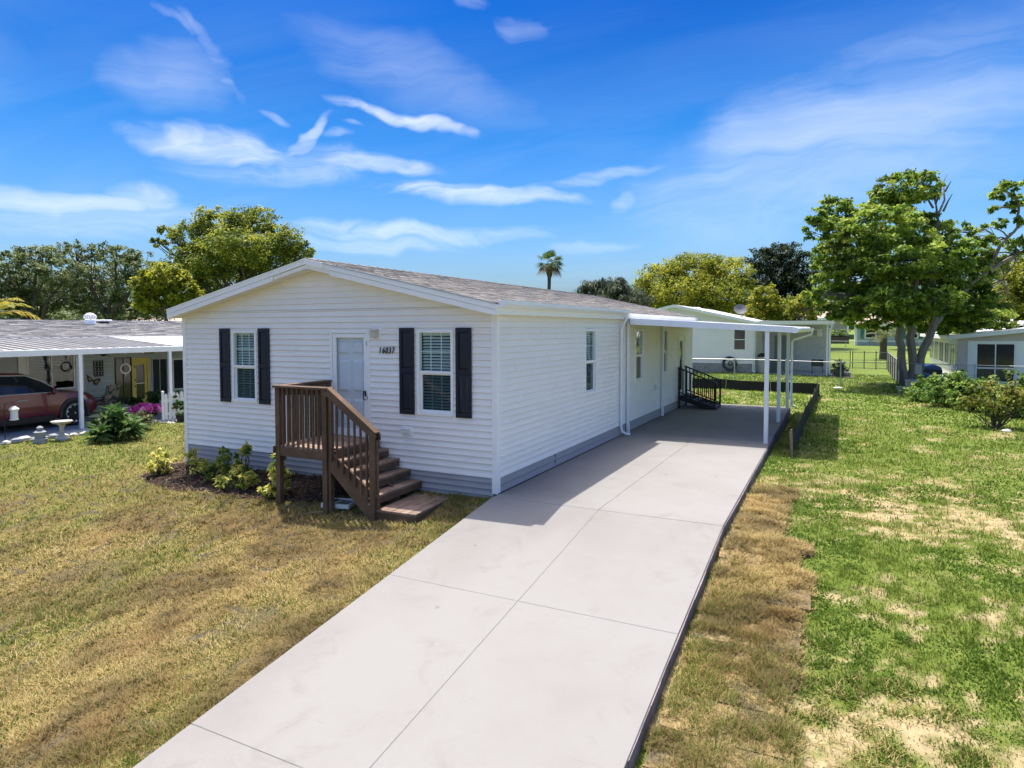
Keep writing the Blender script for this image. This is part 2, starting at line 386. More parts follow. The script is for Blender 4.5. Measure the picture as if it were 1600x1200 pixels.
def zones(x, y):
    """what grows where: returns green share, dry share, bare-sand share, dark-soil share"""
    n1 = fbm(x, y, .55, 4, 3); n2 = fbm(x, y, 1.7, 4, 8); n3 = fbm(x, y, .18, 3, 14)
    left = x < .5
    farleft = sst(-x+.55*y, 7.0, 9.6)
    gl = np.clip(.26+1.3*(n1-.45)+.9*(n2-.5)+.30*sst(y, -2.2, -.6)*sst(x, -7.6, -6.5), 0, 1)
    gl = np.clip(gl*(1-farleft)+farleft*(.78+.5*(n1-.5)), 0, 1)
    # sand showing through the worn lawn on the right, thinning out to the back
    worn = sst(-y, -9, -1.5)
    n4 = fbm(x, y, 3.4, 4, 48); n5 = fbm(x, y, 8.5, 3, 49); sand = sst(n1*.24+n2*.16+n4*.24+n5*.36+.034*worn*sst(x, 4.0, 5.4), .515, .635)*(.10+.90*worn)
    sand = np.maximum(sand, .6*sst(fbm(x, y, 1.9, 5, 44), .62, .72)*sst(y, -2, 3))
    gr = np.clip(1.05-sand, 0, 1)
    sod = sod_in(x, y)
    gr = np.where(sod, np.clip(.12+1.3*(n1-.5)+.5*(n2-.5), 0, 1), gr); sand = np.where(sod, 0, sand)
    g = np.where(left, gl, gr); s = np.where(left, .0, sand)
    s = np.where(y > 32, s*.3, s)
    # broken dark seams between the laid strips
    u = x*math.cos(.09)+y*math.sin(.09); v = -x*math.sin(.09)+y*math.cos(.09)
    row = np.floor(u/.41); du = np.abs(u/.41-row-.5)*.41
    seam = (du > .172) & (fbm(u, v, 1.1, 3, 77) > .545)
    dv = np.abs(((v+row*.27)/.62) % 1-.5)*.62
    seam |= (dv > .280) & (fbm(u, v, 1.0, 3, 71) > .57)
    soil = np.where(left & (farleft < .6), seam*1.0, 0)
    soil = np.maximum(soil, np.where(left, sst(fbm(x, y, 1.6, 4, 91), .69, .75)*.6, 0))
    bed = bed_mask(x, y)
    return g*(1-bed), s*(1-bed), soil, bed, sod, n1, n2, n3
DRY = np.array((.265, .195, .068)); DRY2 = np.array((.44, .345, .155)); GRN = np.array((.115, .170, .026)); LUSH = np.array((.170, .245, .030))
SAND = np.array((.31, .25, .14)); SOIL = np.array((.055, .05, .045)); MULCH = np.array((.046, .031, .023)); THATCH = np.array((.15, .105, .042))
def axis(parts):
    a = []
    for s, e, d in parts: a += list(np.arange(s, e, d))
    a.append(parts[-1][1]); return np.array(a)
gx = axis([(-420, -120, 60), (-120, -40, 10), (-40, -17, 1.0), (-17, 12, .085), (12, 30, .7), (30, 110, 8), (110, 420, 60)])
gy = axis([(-60, -10, 6), (-10, -8, .4), (-8, 13, .085), (13, 36, .4), (36, 80, 2), (80, 140, 6), (140, 620, 60)])
XX, YY = np.meshgrid(gx, gy); ZZ = ground_z(XX, YY)
g_, s_, so_, bd_, sd_, n1_, n2_, n3_ = zones(XX, YY)
left_ = (XX < .5) & (YY < 20)
base = np.where(left_[..., None], THATCH*1.0, GRN*.55*.9+THATCH*.35)
base = base*(1-.55*g_[..., None])+.55*g_[..., None]*(GRN*.85)
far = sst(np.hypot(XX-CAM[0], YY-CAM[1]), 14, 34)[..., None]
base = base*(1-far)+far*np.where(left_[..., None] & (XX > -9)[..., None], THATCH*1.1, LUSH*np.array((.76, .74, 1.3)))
base = base*(1-s_[..., None])+s_[..., None]*SAND
base = base*(1-so_[..., None]*.8)+so_[..., None]*.8*SOIL
base = base*(1-bd_[..., None])+bd_[..., None]*MULCH
n = len(gx); idx = np.arange(len(gx)*len(gy)).reshape(len(gy), n)
Fq = np.stack([idx[:-1, :-1], idx[:-1, 1:], idx[1:, 1:], idx[1:, :-1]], -1).reshape(-1, 4)
M_GROUND = mat('lawn_soil', (1, 1, 1), .95, .30, 9, bump=.5, bscale=24, attr='Col', spec=.1)
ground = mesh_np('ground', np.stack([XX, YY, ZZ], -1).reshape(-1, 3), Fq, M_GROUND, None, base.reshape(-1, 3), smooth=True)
props(ground, kind='structure')

# drive: eight concrete panels, cut by the tooled joints
drive = thing('driveway', None, None, (1.7, 0, 0), kind='structure')
def slab_z(y): return SLOPE*(y+.15) if y < -.15 else 0.0
J = .0016
for (y0, y1) in ((-9.6, -8.06), (-8.06, -5.40), (-5.40, -2.74), (-2.74, -.15)):
    for k in range(2):
        b = B(); P = []
        xa, xb = ((.012, 1.718), (1.718, 3.42))[k]
        xa += J*k; xb -= J*(1-k); ya, yb = y0+J, y1-(J if y1 < -.2 else 0)
        wob = .012*max(0, -y0-4) if k else 0
        za, zb = slab_z(ya), slab_z(yb)
        b.hexa([(xa, ya, za-.19), (xb+wob, ya, za-.19), (xb, yb, zb-.19), (xa, yb, zb-.19), (xa, ya, za), (xb+wob, ya, za), (xb, yb, zb), (xa, yb, zb)])
        b.build('concrete_panel', M_CONC, drive, bev=.004)
for k in range(2):
    for (y0, y1) in ((-.15, 6.02), (6.02, 14.15)):
        xa, xb = ((.035, 1.715), (1.715, 3.42))[k]; xa += J*.6*k; xb -= J*.6*(1-k)
        r0 = 3.42-.0115*max(y0, 0) if k else xb; r1 = 3.42-.0115*y1 if k else xb
        b = B(); b.hexa([(xa, y0, -.2), (r0, y0, -.2), (r1, y1-J*.3, -.2), (xa, y1-J*.3, -.2), (xa, y0, .004), (r0, y0, .004), (r1, y1-J*.3, .004), (xa, y1-J*.3, .004)])
        b.build('concrete_panel', M_CONC, drive, bev=.005)
b = B(); b.hexa([(.05, -9.5, slab_z(-9.5)-.17), (3.38, -9.5, slab_z(-9.5)-.17), (3.38, -.16, -.17), (.05, -.16, -.17), (.05, -9.5, slab_z(-9.5)-.006), (3.38, -9.5, slab_z(-9.5)-.006), (3.38, -.16, -.006), (.05, -.16, -.006)]); b.build('joint_bed', M_CONC, drive)
b = B()                                                       # rough formed side of the drive, a thin skin on the slab edge
for (y0, y1) in ((-9.6, -.15), (-.15, 14.15)):
    N = 60
    for i in range(N):
        a = y0+(y1-y0)*i/N; c = y0+(y1-y0)*(i+1)/N
        fx = lambda y: (3.42+.012*max(0, min(1, (-y-2.7)/2.7))*0 + (.012*max(0, -(-8.06 if y < -5.4 else -5.4)-4) if y < -5.4 else 0) if y < -.15 else 3.42-.0115*max(y, 0))+.004
        o = .012*vnoise(a, 0, 3, 5)+.006
        b.hexa([(fx(a), a, slab_z(a)-.30), (fx(a)+o, a, slab_z(a)-.30), (fx(c)+o, c, slab_z(c)-.30), (fx(c), c, slab_z(c)-.30),
                (fx(a), a, slab_z(a)-.012), (fx(a)+o, a, slab_z(a)-.014), (fx(c)+o, c, slab_z(c)-.014), (fx(c), c, slab_z(c)-.012)])
b.build('slab_edge', M_CONCEDGE, drive)

# sod pieces beside the drive
M_SODTOP = mat('dry_sod', (.25, .18, .08), .95, .4, 12, bump=.8, bscale=30, rand=.2, col2=(.10, .085, .05))
for (a, c, d, e) in SOD:
    P = []
    for (p, q) in (((a, d), (c, d)), ((c, d), (c, e)), ((c, e), (a, e)), ((a, e), (a, d))):
        for t in (0, .34, .67): P.append((p[0]+(q[0]-p[0])*t+_r.uniform(-.012, .012), p[1]+(q[1]-p[1])*t+_r.uniform(-.012, .012)))
    b = B(); cx, cy = (a+c)/2, (d+e)/2
    th = .030+_r.uniform(-.008, .012)
    n = len(P); V = [(x, y, gz(x, y)-.03) for x, y in P]+[(x, y, gz(x, y)+th) for x, y in P]
    b.add(V, [tuple(range(n, 2*n))]+[(i, (i+1) % n, (i+1) % n+n, i+n) for i in range(n)])
    b.build('sod_piece', M_SODTOP, ground)

# grass: single blades, denser near by, drawn from the zone functions
def blades(N, r0, r1, th0, th1, seed, xy=None):
    R = np.random.RandomState(seed)
    r = (r0*(r1/r0)**R.rand(N)) if r0 else np.ones(N); th = th0+(th1-th0)*R.rand(N)          # bearing, clockwise from +Y
    x = CAM[0]+r*np.sin(th); y = CAM[1]+r*np.cos(th)
    if xy is not None: x, y = xy; r = np.hypot(x-CAM[0], y-CAM[1])
    keep = ~((x > -.02) & (x < 3.46-.0115*np.maximum(y, 0)) & (y < 14.2)) & ~((x > -7.25) & (x < .1) & (y > -.02) & (y < 14.7)) & (x > -17.0)
    keep &= ~((x < -14.0) & (y > -2.0+0*x) & (y < 9))
    x, y, r = x[keep], y[keep], r[keep]
    g, s, so, bd, sd, n1, n2, n3 = zones(x+R.normal(0, .045, len(x)), y+R.normal(0, .045, len(x)))      # edges of patches fray
    left = (x < .5) & (y < 20)
    k = R.rand(len(x))
    dens = np.where(left, 1-.92*so-.97*bd, np.where(sd, 1.0, 1-.93*s))
    tuft = sst(fbm(x, y, 9, 2, 55), .34, .60)
    dens = dens*np.where(left | sd, .55+.45*tuft, .35+.65*tuft)*np.where(sd & (fbm(x, y, 2.0, 2, 61) > .72), .2, 1)
    m = k < dens; x, y, r, g, s, sd, n1, n2, n3, left = [q[m] for q in (x, y, r, g, s, sd, n1, n2, n3, left)]
    N = len(x)
    dryp = np.where(left | sd, 1-g, np.clip(.07-.06*sst(y, 2, 10)+.6*s+.9*(n1-.57)+.4*(n2-.52), 0, .85))
    dry = R.rand(N) < dryp
    L = np.where(dry, R.uniform(.04, .10, N), R.uniform(.025, .062, N))*(.6+.7*sst(fbm(x, y, 6, 2, 56), .3, .7))*np.where(left | sd, 1, 1.0+.25*sst(y, 0, 8))
    L *= 1+.010*r
    lean = np.where(dry, R.uniform(.7, 1.42, N), R.uniform(.15, 1.05, N))
    hd = R.uniform(0, 2*np.pi, N)
    w = np.maximum(.0030, .00062*r)*R.uniform(.7, 1.35, N)
    broad = (~left) & (~sd) & (fbm(x, y, 1.1, 2, 123) > .60) & (~dry); w = np.where(broad, w*2.1, w); L = np.where(broad, L*.75, L)
    z = ground_z(x, y)+np.where(sd, .030, 0)-.004
    dx, dy = np.cos(hd), np.sin(hd); px, py = -dy, dx
    b0 = np.stack([x-px*w, y-py*w, z], 1); b1 = np.stack([x+px*w, y+py*w, z], 1)
    tip = np.stack([x+dx*L*np.sin(lean), y+dy*L*np.sin(lean), z+L*np.cos(lean)], 1)
    V = np.stack([b0, b1, tip], 1).reshape(-1, 3)
    q = R.rand(N)[:, None]; pn = sst(n2, .35, .7)[:, None]
    cd_ = DRY*(1-q)+DRY2*q; cd_ = cd_*(.56+.70*pn)
    orange = sst(fbm(x, y, 1.1, 3, 200), .60, .72)[:, None]; cd_ = cd_*(1-orange*.4)+orange*.4*np.array((.34, .215, .08))
    lush = np.where(left, .35, .85)[:, None]*np.clip(.4+1.2*q, 0, 1)
    cg = GRN*(1-lush)+LUSH*lush; cg = cg*(.72+.55*R.rand(N)[:, None])
    cg = np.where(broad[:, None], cg*np.array((.82, .90, .9)), cg)
    c = np.where(dry[:, None], cd_, cg)
    return V, np.repeat(c, 3, 0)
M_BLADE = mat('grass_blade', (1, 1, 1), .7, .0, 5, attr='Col', spec=.25, trans=.3)
yaw_c = -YAW
VV, CC = [], []
for (N, r0, r1, w, sd) in ((860000, 4.2, 44, .78, 1), (330000, 4.6, 13, .80, 2)):
    v, c = blades(N, r0, r1, yaw_c-w, yaw_c+w, sd); VV.append(v); CC.append(c)
sa = [(a+RS.rand(3000)*(c-a), d+RS.rand(3000)*(e-d)) for a, c, d, e in SOD]
SODX = np.concatenate([q[0] for q in sa]); SODY = np.concatenate([q[1] for q in sa])
v, c = blades(len(SODX), 0, 0, 0, 0, 3, (SODX, SODY)); VV.append(v); CC.append(c)
VV = np.concatenate(VV); CC = np.concatenate(CC)
gr = mesh_np('grass', VV, np.arange(len(VV)).reshape(-1, 3), M_BLADE, None, CC)
tag(gr, 'short dry and green lawn grass around the driveway and houses', 'grass'); gr['kind'] = 'stuff'

# bark mulch in the bed
R = np.random.RandomState(5); N = 5200
x = R.uniform(-7.9, -2.0, N); y = R.uniform(-1.7, -.01, N); k = bed_mask(x, y) > .45; x, y = x[k], y[k]; N = len(x)
z = ground_z(x, y)+R.uniform(0, .02, N); L = R.uniform(.012, .042, N); W = R.uniform(.005, .014, N); a = R.uniform(0, 6.28, N); t = R.uniform(-.6, .6, N)
dx = np.stack([np.cos(a)*np.cos(t), np.sin(a)*np.cos(t), np.sin(t)], 1)*L[:, None]; sx = np.stack([-np.sin(a), np.cos(a), R.uniform(-.5, .5, N)], 1)*W[:, None]
c = np.stack([x, y, z], 1); hz = np.array((0, 0, .006))
V = np.stack([c-dx-sx, c+dx-sx*.6, c+dx*.8+sx, c-dx*.9+sx, c-dx-sx+hz, c+dx-sx*.6+hz, c+dx*.8+sx+hz, c-dx*.9+sx+hz], 1).reshape(-1, 3)
i8 = np.arange(N)[:, None, None]*8; Fm = (np.array([(4, 5, 6, 7), (0, 1, 5, 4), (1, 2, 6, 5), (2, 3, 7, 6), (3, 0, 4, 7)])[None]+i8).reshape(-1, 4)
cm = np.repeat(MULCH*R.uniform(.6, 2.2, (N, 1))*np.array((1.05, 1, 1)), 8, 0)
mu = mesh_np('mulch', V, Fm, mat('bark_mulch', (1, 1, 1), .9, .2, 20, attr='Col'), None, cm)
tag(mu, 'dark brown bark mulch bed along the front skirting of the house', 'mulch'); mu['kind'] = 'stuff'
# ================================================================== THE WHITE HOUSE
HW, HL, ZB, ZT = 7.22, 14.6, .26, 2.93
XM = -HW/2; RSL = .2235; ZR = 3.80
def roof_z(x): return ZR-RSL*abs(x-XM)
house = thing('mobile_home', 'white single storey home with navy shutters and the number 16037 beside the front door', 'house', (XM, HL/2, 0))

def split(u0, u1, z0, z1, holes):
    """rectangle minus rectangular holes -> list of rectangles"""
    zs = sorted({z0, z1} | {z for h in holes for z in (h[2], h[3]) if z0 < z < z1}); out = []
    for a, b in zip(zs[:-1], zs[1:]):
        segs = [(u0, u1)]
        for h in holes:
            if h[2] < b-1e-6 and h[3] > a+1e-6:
                ns = []
                for s, e in segs:
                    if h[0] > s: ns.append((s, min(e, h[0])))
                    if h[1] < e: ns.append((max(s, h[1]), e))
                segs = [q for q in ns if q[1]-q[0] > .004]
        out += [(s, e, a, b) for s, e in segs]
    return out
class Wall:
    """a wall plane: u along, z up, w outwards"""
    def __init__(s, o, u, n): s.o = np.array(o, float); s.u = np.array(u, float); s.n = np.array(n, float)
    def p(s, u, z, w=0.0): return s.o+s.u*u+s.n*w+np.array((0, 0, z))
    def box(s, b, u0, u1, z0, z1, w0, w1):
        P = [s.p(u0, z0, w1), s.p(u1, z0, w1), s.p(u1, z0, w0), s.p(u0, z0, w0), s.p(u0, z1, w1), s.p(u1, z1, w1), s.p(u1, z1, w0), s.p(u0, z1, w0)]
        return b.hexa(P)
    def lap(s, b, ua, ub, ua1, ub1, z0, z1, f0, f1, full):
        """one course segment; leans out from f1 (top) to f0 (bottom)"""
        P = [s.p(ua, z0, f0), s.p(ub, z0, f0), s.p(ub, z0, 0), s.p(ua, z0, 0), s.p(ua1, z1, f1), s.p(ub1, z1, f1), s.p(ub1, z1, 0), s.p(ua1, z1, 0)]
        return b.hexa(P)
def clad(wall, u0, u1, z0, z1, holes, course, m, parent, name='siding_board', lap=.021, ends=None, backing=True, thick=.1, bm=None):
    """lapped siding, one object per course, plus the wall behind it"""
    holder = parent
    z = z0
    while z < z1-.01:
        t = min(z+course, z1)
        for (a, e, q0, q1) in split(u0, u1, z, t, holes):
            f0 = .003+lap*(1-(q0-z)/course); f1 = .003+lap*(1-(q1-z)/course)
            a1, e1 = a, e
            b = B()
            if ends is not None:
                l0, r0 = ends(q0); l1, r1 = ends(q1)
                a, e, a1, e1 = max(a, l0), min(e, r0), max(a, l1), min(e, r1)
                if e-a < .03: continue
                if e1-a1 < .01: a1 = e1 = (a1+e1)/2
            cuts = [a]; c_ = a+((int((z-z0)/course+.5)*1.37) % 3.6)+.25
            while c_ < min(e, e1)-.3:
                if c_ > max(a, a1)+.3: cuts.append(c_)
                c_ += 3.66
            cuts.append(e); k_ = len(cuts)
            for i_ in range(k_-1):
                b = B(); l_, r_ = cuts[i_], cuts[i_+1]
                wall.lap(b, l_+(.0015 if i_ else 0), r_-(.0015 if i_ < k_-2 else 0), l_+.0015 if i_ else a1, r_-.0015 if i_ < k_-2 else e1, q0, q1-(.012 if q1 > t-1e-6 else .0004), f0, f1, True)
                b.build(name, m, holder)
        z += course
    if backing:
        b = B()
        for (a, e, q0, q1) in split(u0, u1, z0, z1, holes): wall.box(b, a, e, q0, q1, -thick, -.002)
        b.build('wall', bm or m, parent)

WF = Wall((-HW, 0, 0), (1, 0, 0), (0, -1, 0))          # u = x+HW
WR = Wall((0, 0, 0), (0, 1, 0), (1, 0, 0))             # u = y
def fx(x): return x+HW
HOLE_F = [(fx(-5.815), fx(-5.145), 1.165, 2.555), (fx(-1.475), fx(-.767), 1.165, 2.565), (fx(-3.335), fx(-2.45), .66, 2.56)]
HOLE_R = [(3.83, 4.53, 1.19, 2.567), (7.51, 8.25, 1.185, 2.562), (10.36, 10.95, 1.205, 2.558), (12.40, 13.34, .34, 2.36)]
front = node('front_wall', house)
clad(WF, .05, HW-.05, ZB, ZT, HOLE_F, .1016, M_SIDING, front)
gab = lambda z: ((z-ZT)/RSL+.02, HW-((z-ZT)/RSL)-.02) if z > ZT else (.05, HW-.05)
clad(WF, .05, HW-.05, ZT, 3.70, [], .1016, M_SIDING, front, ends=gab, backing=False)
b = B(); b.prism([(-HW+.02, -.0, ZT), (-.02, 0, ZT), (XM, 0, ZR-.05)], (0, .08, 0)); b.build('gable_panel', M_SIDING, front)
side = node('side_wall', house)
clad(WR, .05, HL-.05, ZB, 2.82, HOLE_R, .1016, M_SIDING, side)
skF = node('front_skirting', house); skR = node('side_skirting', house)
clad(WF, .05, HW-.05, -.42, ZB-.012, [], .0975, M_SKIRT, skF, lap=.020, backing=True, thick=.08)
clad(WR, .05, HL-.05, .012, ZB-.012, [], .118, M_SKIRT, skR, lap=.016, backing=True, thick=.08)
b = B(); WF.box(b, .05, HW-.05, ZB-.016, ZB-.001, 0, .024); b.build('starter_strip', M_TRIM, front)
b = B(); WR.box(b, .05, HL-.05, ZB-.016, ZB-.001, 0, .024); b.build('starter_strip', M_TRIM, side)
b = B(); WR.box(b, .05, HL-.05, .0045, .011, 0, .03); b.build('bottom_channel', M_BLACK, side)
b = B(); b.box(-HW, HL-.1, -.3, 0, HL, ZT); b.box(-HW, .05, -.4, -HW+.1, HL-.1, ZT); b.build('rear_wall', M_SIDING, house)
b = B(); b.box(-HW+.12, .13, .50, -.13, HL-.13, .55); b.build('floor', M_DARKROOM, house)
b = B(); b.box(-HW+.12, .13, 2.60, -.13, HL-.13, 2.64); b.box(-3.6, 1.2, .55, -3.5, HL-.2, 2.6); b.box(-HW+.2, 3.1, .55, -3.7, 3.2, 2.6); b.build('interior_partition', M_DARKROOM, house)
for (x, y, zz) in ((0, 0, .0), (-HW, 0, -.40)):            # corner posts
    b = B(); s = 1 if x == 0 else -1
    b.box(x-s*.075, -.026, zz, x+s*.026, 0, ZT-.02); b.box(x, 0, zz+.012, x+s*.026, .075, ZT-.04)
    b.build('corner_trim', M_TRIM, house, bev=.003)
b = B(); b.box(0, HL-.075, .0, .026, HL+.02, 2.82); b.build('corner_trim', M_TRIM, house)
b = B(); WR.box(b, .8, 3.3, ZB-.246, ZB-.016, 0, .0); b = None
# fine vertical seam in the skirting panels
b = B(); WR.box(b, 2.28, 2.288, .02, ZB-.02, .0, .0165); b.build('skirting_seam', M_BLACK, skR)

def window(wall, parent, u0, u1, z0, z1, cols=3, rows=2, slats=26, screen=True, blind=True, mid=None):
    fwid = .052; b = B(); zm = mid or (z0+z1)/2+.005
    wall.box(b, u0, u1, z1-fwid, z1, -.06, .034); wall.box(b, u0, u1, z0, z0+fwid+.012, -.06, .040)
    wall.box(b, u0, u0+fwid, z0+fwid+.012, z1-fwid, -.06, .034); wall.box(b, u1-fwid, u1, z0+fwid+.012, z1-fwid, -.06, .034)
    wall.box(b, u0+fwid, u1-fwid, zm-.022, zm+.022, -.055, .024)
    w = b.build('window', M_TRIM, parent, bev=.004)
    iu0, iu1 = u0+fwid, u1-fwid
    b = B(); wall.box(b, iu0, iu1, zm+.022, z1-fwid, -.012, -.008); b.build('upper_pane', M_GLASS, w)
    lz0, lz1 = z0+fwid+.012, zm-.022; s = .022
    b = B(); wall.box(b, iu0, iu1, lz0, lz0+s, -.045, -.012); wall.box(b, iu0, iu1, lz1-s, lz1, -.045, -.012)
    wall.box(b, iu0, iu0+s+.008, lz0+s, lz1-s, -.045, -.012); wall.box(b, iu1-s, iu1, lz0+s, lz1-s, -.045, -.012); b.build('lower_sash', M_TRIM, w)
    b = B(); wall.box(b, iu0+s+.008, iu1-s, lz0+s, lz1-s, -.034, -.030); b.build('lower_pane', M_GLASS_DARK, w)
    g = B(); t = .008
    for (a0, a1, q0, q1, wd) in ((iu0, iu1, zm+.022, z1-fwid, -.02), (iu0+s, iu1-s, lz0+s, lz1-s, -.04)):
        for i in range(1, cols): wall.box(g, a0+(a1-a0)*i/cols-t, a0+(a1-a0)*i/cols+t, q0, q1, wd-.004, wd+.004)
        for j in range(1, rows): wall.box(g, a0, a1, q0+(q1-q0)*j/rows-t, q0+(q1-q0)*j/rows+t, wd-.0035, wd+.0035)
    if g.v: g.build('muntin_grid', M_TRIM, w)
    if blind:
        b = B()
        for i in range(slats):
            z = z0+.07+(z1-z0-.16)*i/(slats-1)
            P = [wall.p(iu0+.01, z-.013, -.062), wall.p(iu1-.01, z-.013, -.062), wall.p(iu1-.01, z+.016, -.096), wall.p(iu0+.01, z+.016, -.096)]
            b.prism(P, (0, 0, .003))
        wall.box(b, iu0+.005, iu1-.005, z1-.09, z1-.05, -.115, -.07)
        b.build('blind_slats', M_BLIND, w)
    return w
window(WF, house, *HOLE_F[0]); window(WF, house, *HOLE_F[1])
window(WR, house, *HOLE_R[0], cols=2); window(WR, house, *HOLE_R[1], cols=1, rows=1, blind=False); window(WR, house, *HOLE_R[2], cols=1, rows=1, blind=False)
for (a, c, faded) in ((-6.135, -5.86, 0), (-5.085, -4.80, 0), (-1.812, -1.52, 0), (-.715, -.428, 1)):
    z0, z1 = 1.162, 2.592; b = B(); f = .05
    u0, u1 = fx(a), fx(c); zm0, zm1 = (z0+z1)/2-.03, (z0+z1)/2+.045
    WF.box(b, u0, u0+f, z0, z1, .022, .052); WF.box(b, u1-f, u1, z0, z1, .022, .052)
    for q0, q1 in ((z0, z0+.065), (zm0, zm1), (z1-.06, z1)): WF.box(b, u0+f, u1-f, q0, q1, .022, .052)
    sh = b.build('shutter', M_SHUT, house, bev=.004)
    for i, (q0, q1) in enumerate(((z0+.065, zm0), (zm1, z1-.06))):
        b = B(); WF.box(b, u0+f, u1-f, q0, q1, .022, .034)
        P0 = [(u0+f+.012, q0+.012), (u1-f-.012, q0+.012), (u1-f-.012, q1-.012), (u0+f+.012, q1-.012)]; P1 = [(u0+f+.032, q0+.035), (u1-f-.032, q0+.035), (u1-f-.032, q1-.035), (u0+f+.032, q1-.035)]
        V = [WF.p(u, z, .034) for u, z in P0]+[WF.p(u, z, .046) for u, z in P1]
        b.add(V, [(0, 1, 5, 4), (1, 2, 6, 5), (2, 3, 7, 6), (3, 0, 4, 7), (4, 5, 6, 7)])
        p = b.build('shutter_panel', M_SHUTF if faded and i == 0 else M_SHUT, sh)
        if faded and i == 0: p['label'] = 'shutter panel with pale streaky weathering'

# front door: white storm door with a full glass, six panel door behind it
def six_panel(b, wall, u0, u1, z0, z1, w):
    wall.box(b, u0, u1, z0, z1, w-.04, w)
    W = u1-u0; H = z1-z0; cu = [(u0+.13*W, u0+.45*W), (u0+.55*W, u0+.87*W)]; cz = [(z0+.10*H, z0+.36*H), (z0+.43*H, z0+.74*H), (z0+.80*H, z0+.93*H)]
    for a, c in cu:
        for q0, q1 in cz:
            V = [wall.p(a, q0, w+.001), wall.p(c, q0, w+.001), wall.p(c, q1, w+.001), wall.p(a, q1, w+.001)]
            e = .035; V += [wall.p(a+e, q0+e, w+.030), wall.p(c-e, q0+e, w+.030), wall.p(c-e, q1-e, w+.030), wall.p(a+e, q1-e, w+.030)]
            b.add(V, [(0, 1, 5, 4), (1, 2, 6, 5), (2, 3, 7, 6), (3, 0, 4, 7), (4, 5, 6, 7)])
u0, u1, z0, z1 = HOLE_F[2]
b = B(); WF.box(b, u0, u0+.055, z0, z1, -.1, .03); WF.box(b, u1-.055, u1, z0, z1, -.1, .03); WF.box(b, u0+.055, u1-.055, z1-.055, z1, -.1, .03); WF.box(b, u0+.055, u1-.055, z0, z0+.05, -.1, .05)
door = b.build('front_door', M_TRIM, house, bev=.004)
b = B(); a, c, q0, q1 = u0+.06, u1-.06, z0+.055, z1-.06
WF.box(b, a, a+.075, q0, q1, -.015, .018); WF.box(b, c-.075, c, q0, q1, -.015, .018); WF.box(b, a+.075, c-.075, q1-.075, q1, -.015, .018); WF.box(b, a+.075, c-.075, q0, q0+.12, -.015, .018)
b.build('storm_frame', M_TRIM, door, bev=.005)
b = B(); WF.box(b, a+.075, c-.075, q0+.12, q1-.075, -.002, .002); b.build('storm_glass', M_GLASS_CLEAR, door)
b = B(); six_panel(b, WF, a-.004, c+.004, q0, q1, -.045); b.build('door_panel', M_TRIM, door)
b = B(); zz = z0+.78; WF.box(b, c-.055, c-.025, zz-.02, zz+.07, .018, .03)
b.tube([WF.p(c-.04, zz+.06, .02), WF.p(c-.04, zz+.07, .06), WF.p(c-.045, zz+.02, .075), WF.p(c-.05, zz-.07, .06), WF.p(c-.05, zz-.085, .02)], .011, 6); b.build('handle', M_BLACK, door, smooth=True)
b = B()
for z in (2.33, 1.4): WF.box(b, c+.002, c+.016, z-.04, z+.04, .02, .036)
b.build('hinge', M_GALV, door)
# side door behind the black steps
u0, u1, z0, z1 = HOLE_R[3]
b = B(); WR.box(b, u0, u0+.05, z0, z1, -.1, .03); WR.box(b, u1-.05, u1, z0, z1, -.1, .03); WR.box(b, u0+.05, u1-.05, z1-.05, z1, -.1, .03); sd = b.build('side_door', M_TRIM, house)
b = B(); WR.box(b, u0+.05, u1-.05, z0, z0+.2, -.03, .01); WR.box(b, u0+.05, u1-.05, z1-.2, z1-.05, -.03, .01); WR.box(b, u0+.05, u0+.25, z0+.2, z1-.2, -.03, .01); WR.box(b, u1-.25, u1-.05, z0+.2, z1-.2, -.03, .01); b.build('door_leaf', M_TRIM, sd)
b = B(); WR.box(b, u0+.25, u1-.25, z0+.2, z1-.2, -.02, -.01); b.build('door_glass', M_GLASS_DARK, sd)
# roof
OV, XE0, XE1 = .30, -7.30, .17
roof = node('roof', house)
b = B()
for x0, x1 in ((XE0, XM), (XM, XE1)):
    za, zb = roof_z(x0), roof_z(x1)
    b.hexa([(x0, -OV+.02, za-.06), (x1, -OV+.02, zb-.06), (x1, HL+.28, zb-.06), (x0, HL+.28, za-.06), (x0, -OV+.02, za-.012), (x1, -OV+.02, zb-.012), (x1, HL+.28, zb-.012), (x0, HL+.28, za-.012)])
b.build('roof_deck', M_TRIM, roof)
def shingles(name, P0, along, upv, L, H, nrm, parent, cols, seed, tab=.33, exp=.142, th=.010):
    """courses of tabs from the eave up: thin uneven wedges joined into one part"""
    R = np.random.RandomState(seed); P0, along, upv, nrm = [np.array(q, float) for q in (P0, along, upv, nrm)]
    V, F, Cc = [], [], []; k = 0; h = 0.0; row = 0
    while h < H-.02:
        s = -(row % 2)*tab*.5-R.rand()*.06
        while s < L:
            a, c = max(s+.003, 0), min(s+tab-.003, L); s += tab
            if c-a < .02: continue
            t = th*R.uniform(.8, 1.5); h1 = min(h+exp+.05, H)
            for (u, w, o) in ((a, h, t), (c, h, t), (c, h1, .002), (a, h1, .002), (a, h, 0), (c, h, 0)): V.append(P0+along*u+upv*w+nrm*o)
            F += [(k, k+1, k+2, k+3), (k+4, k+5, k+1, k)]; k += 6
            q = cols[0]+(cols[1]-cols[0])*R.rand(); q = q*R.uniform(.8, 1.2); Cc += [q]*6
        h += exp; row += 1
    o = mesh_np(name, np.array(V), np.array(F), M_SHINGLE, parent, np.array(Cc)); o['kind'] = 'stuff'; return o
sl = math.hypot(1, RSL)
COLS_A = (np.array((.275, .250, .220)), np.array((.36, .330, .295)))
shingles('shingles', (XE1, -OV, roof_z(XE1)), (0, 1, 0), (-1/sl, 0, RSL/sl), HL+.58, (XE1-XM)*sl, (RSL/sl, 0, 1/sl), roof, COLS_A, 3)
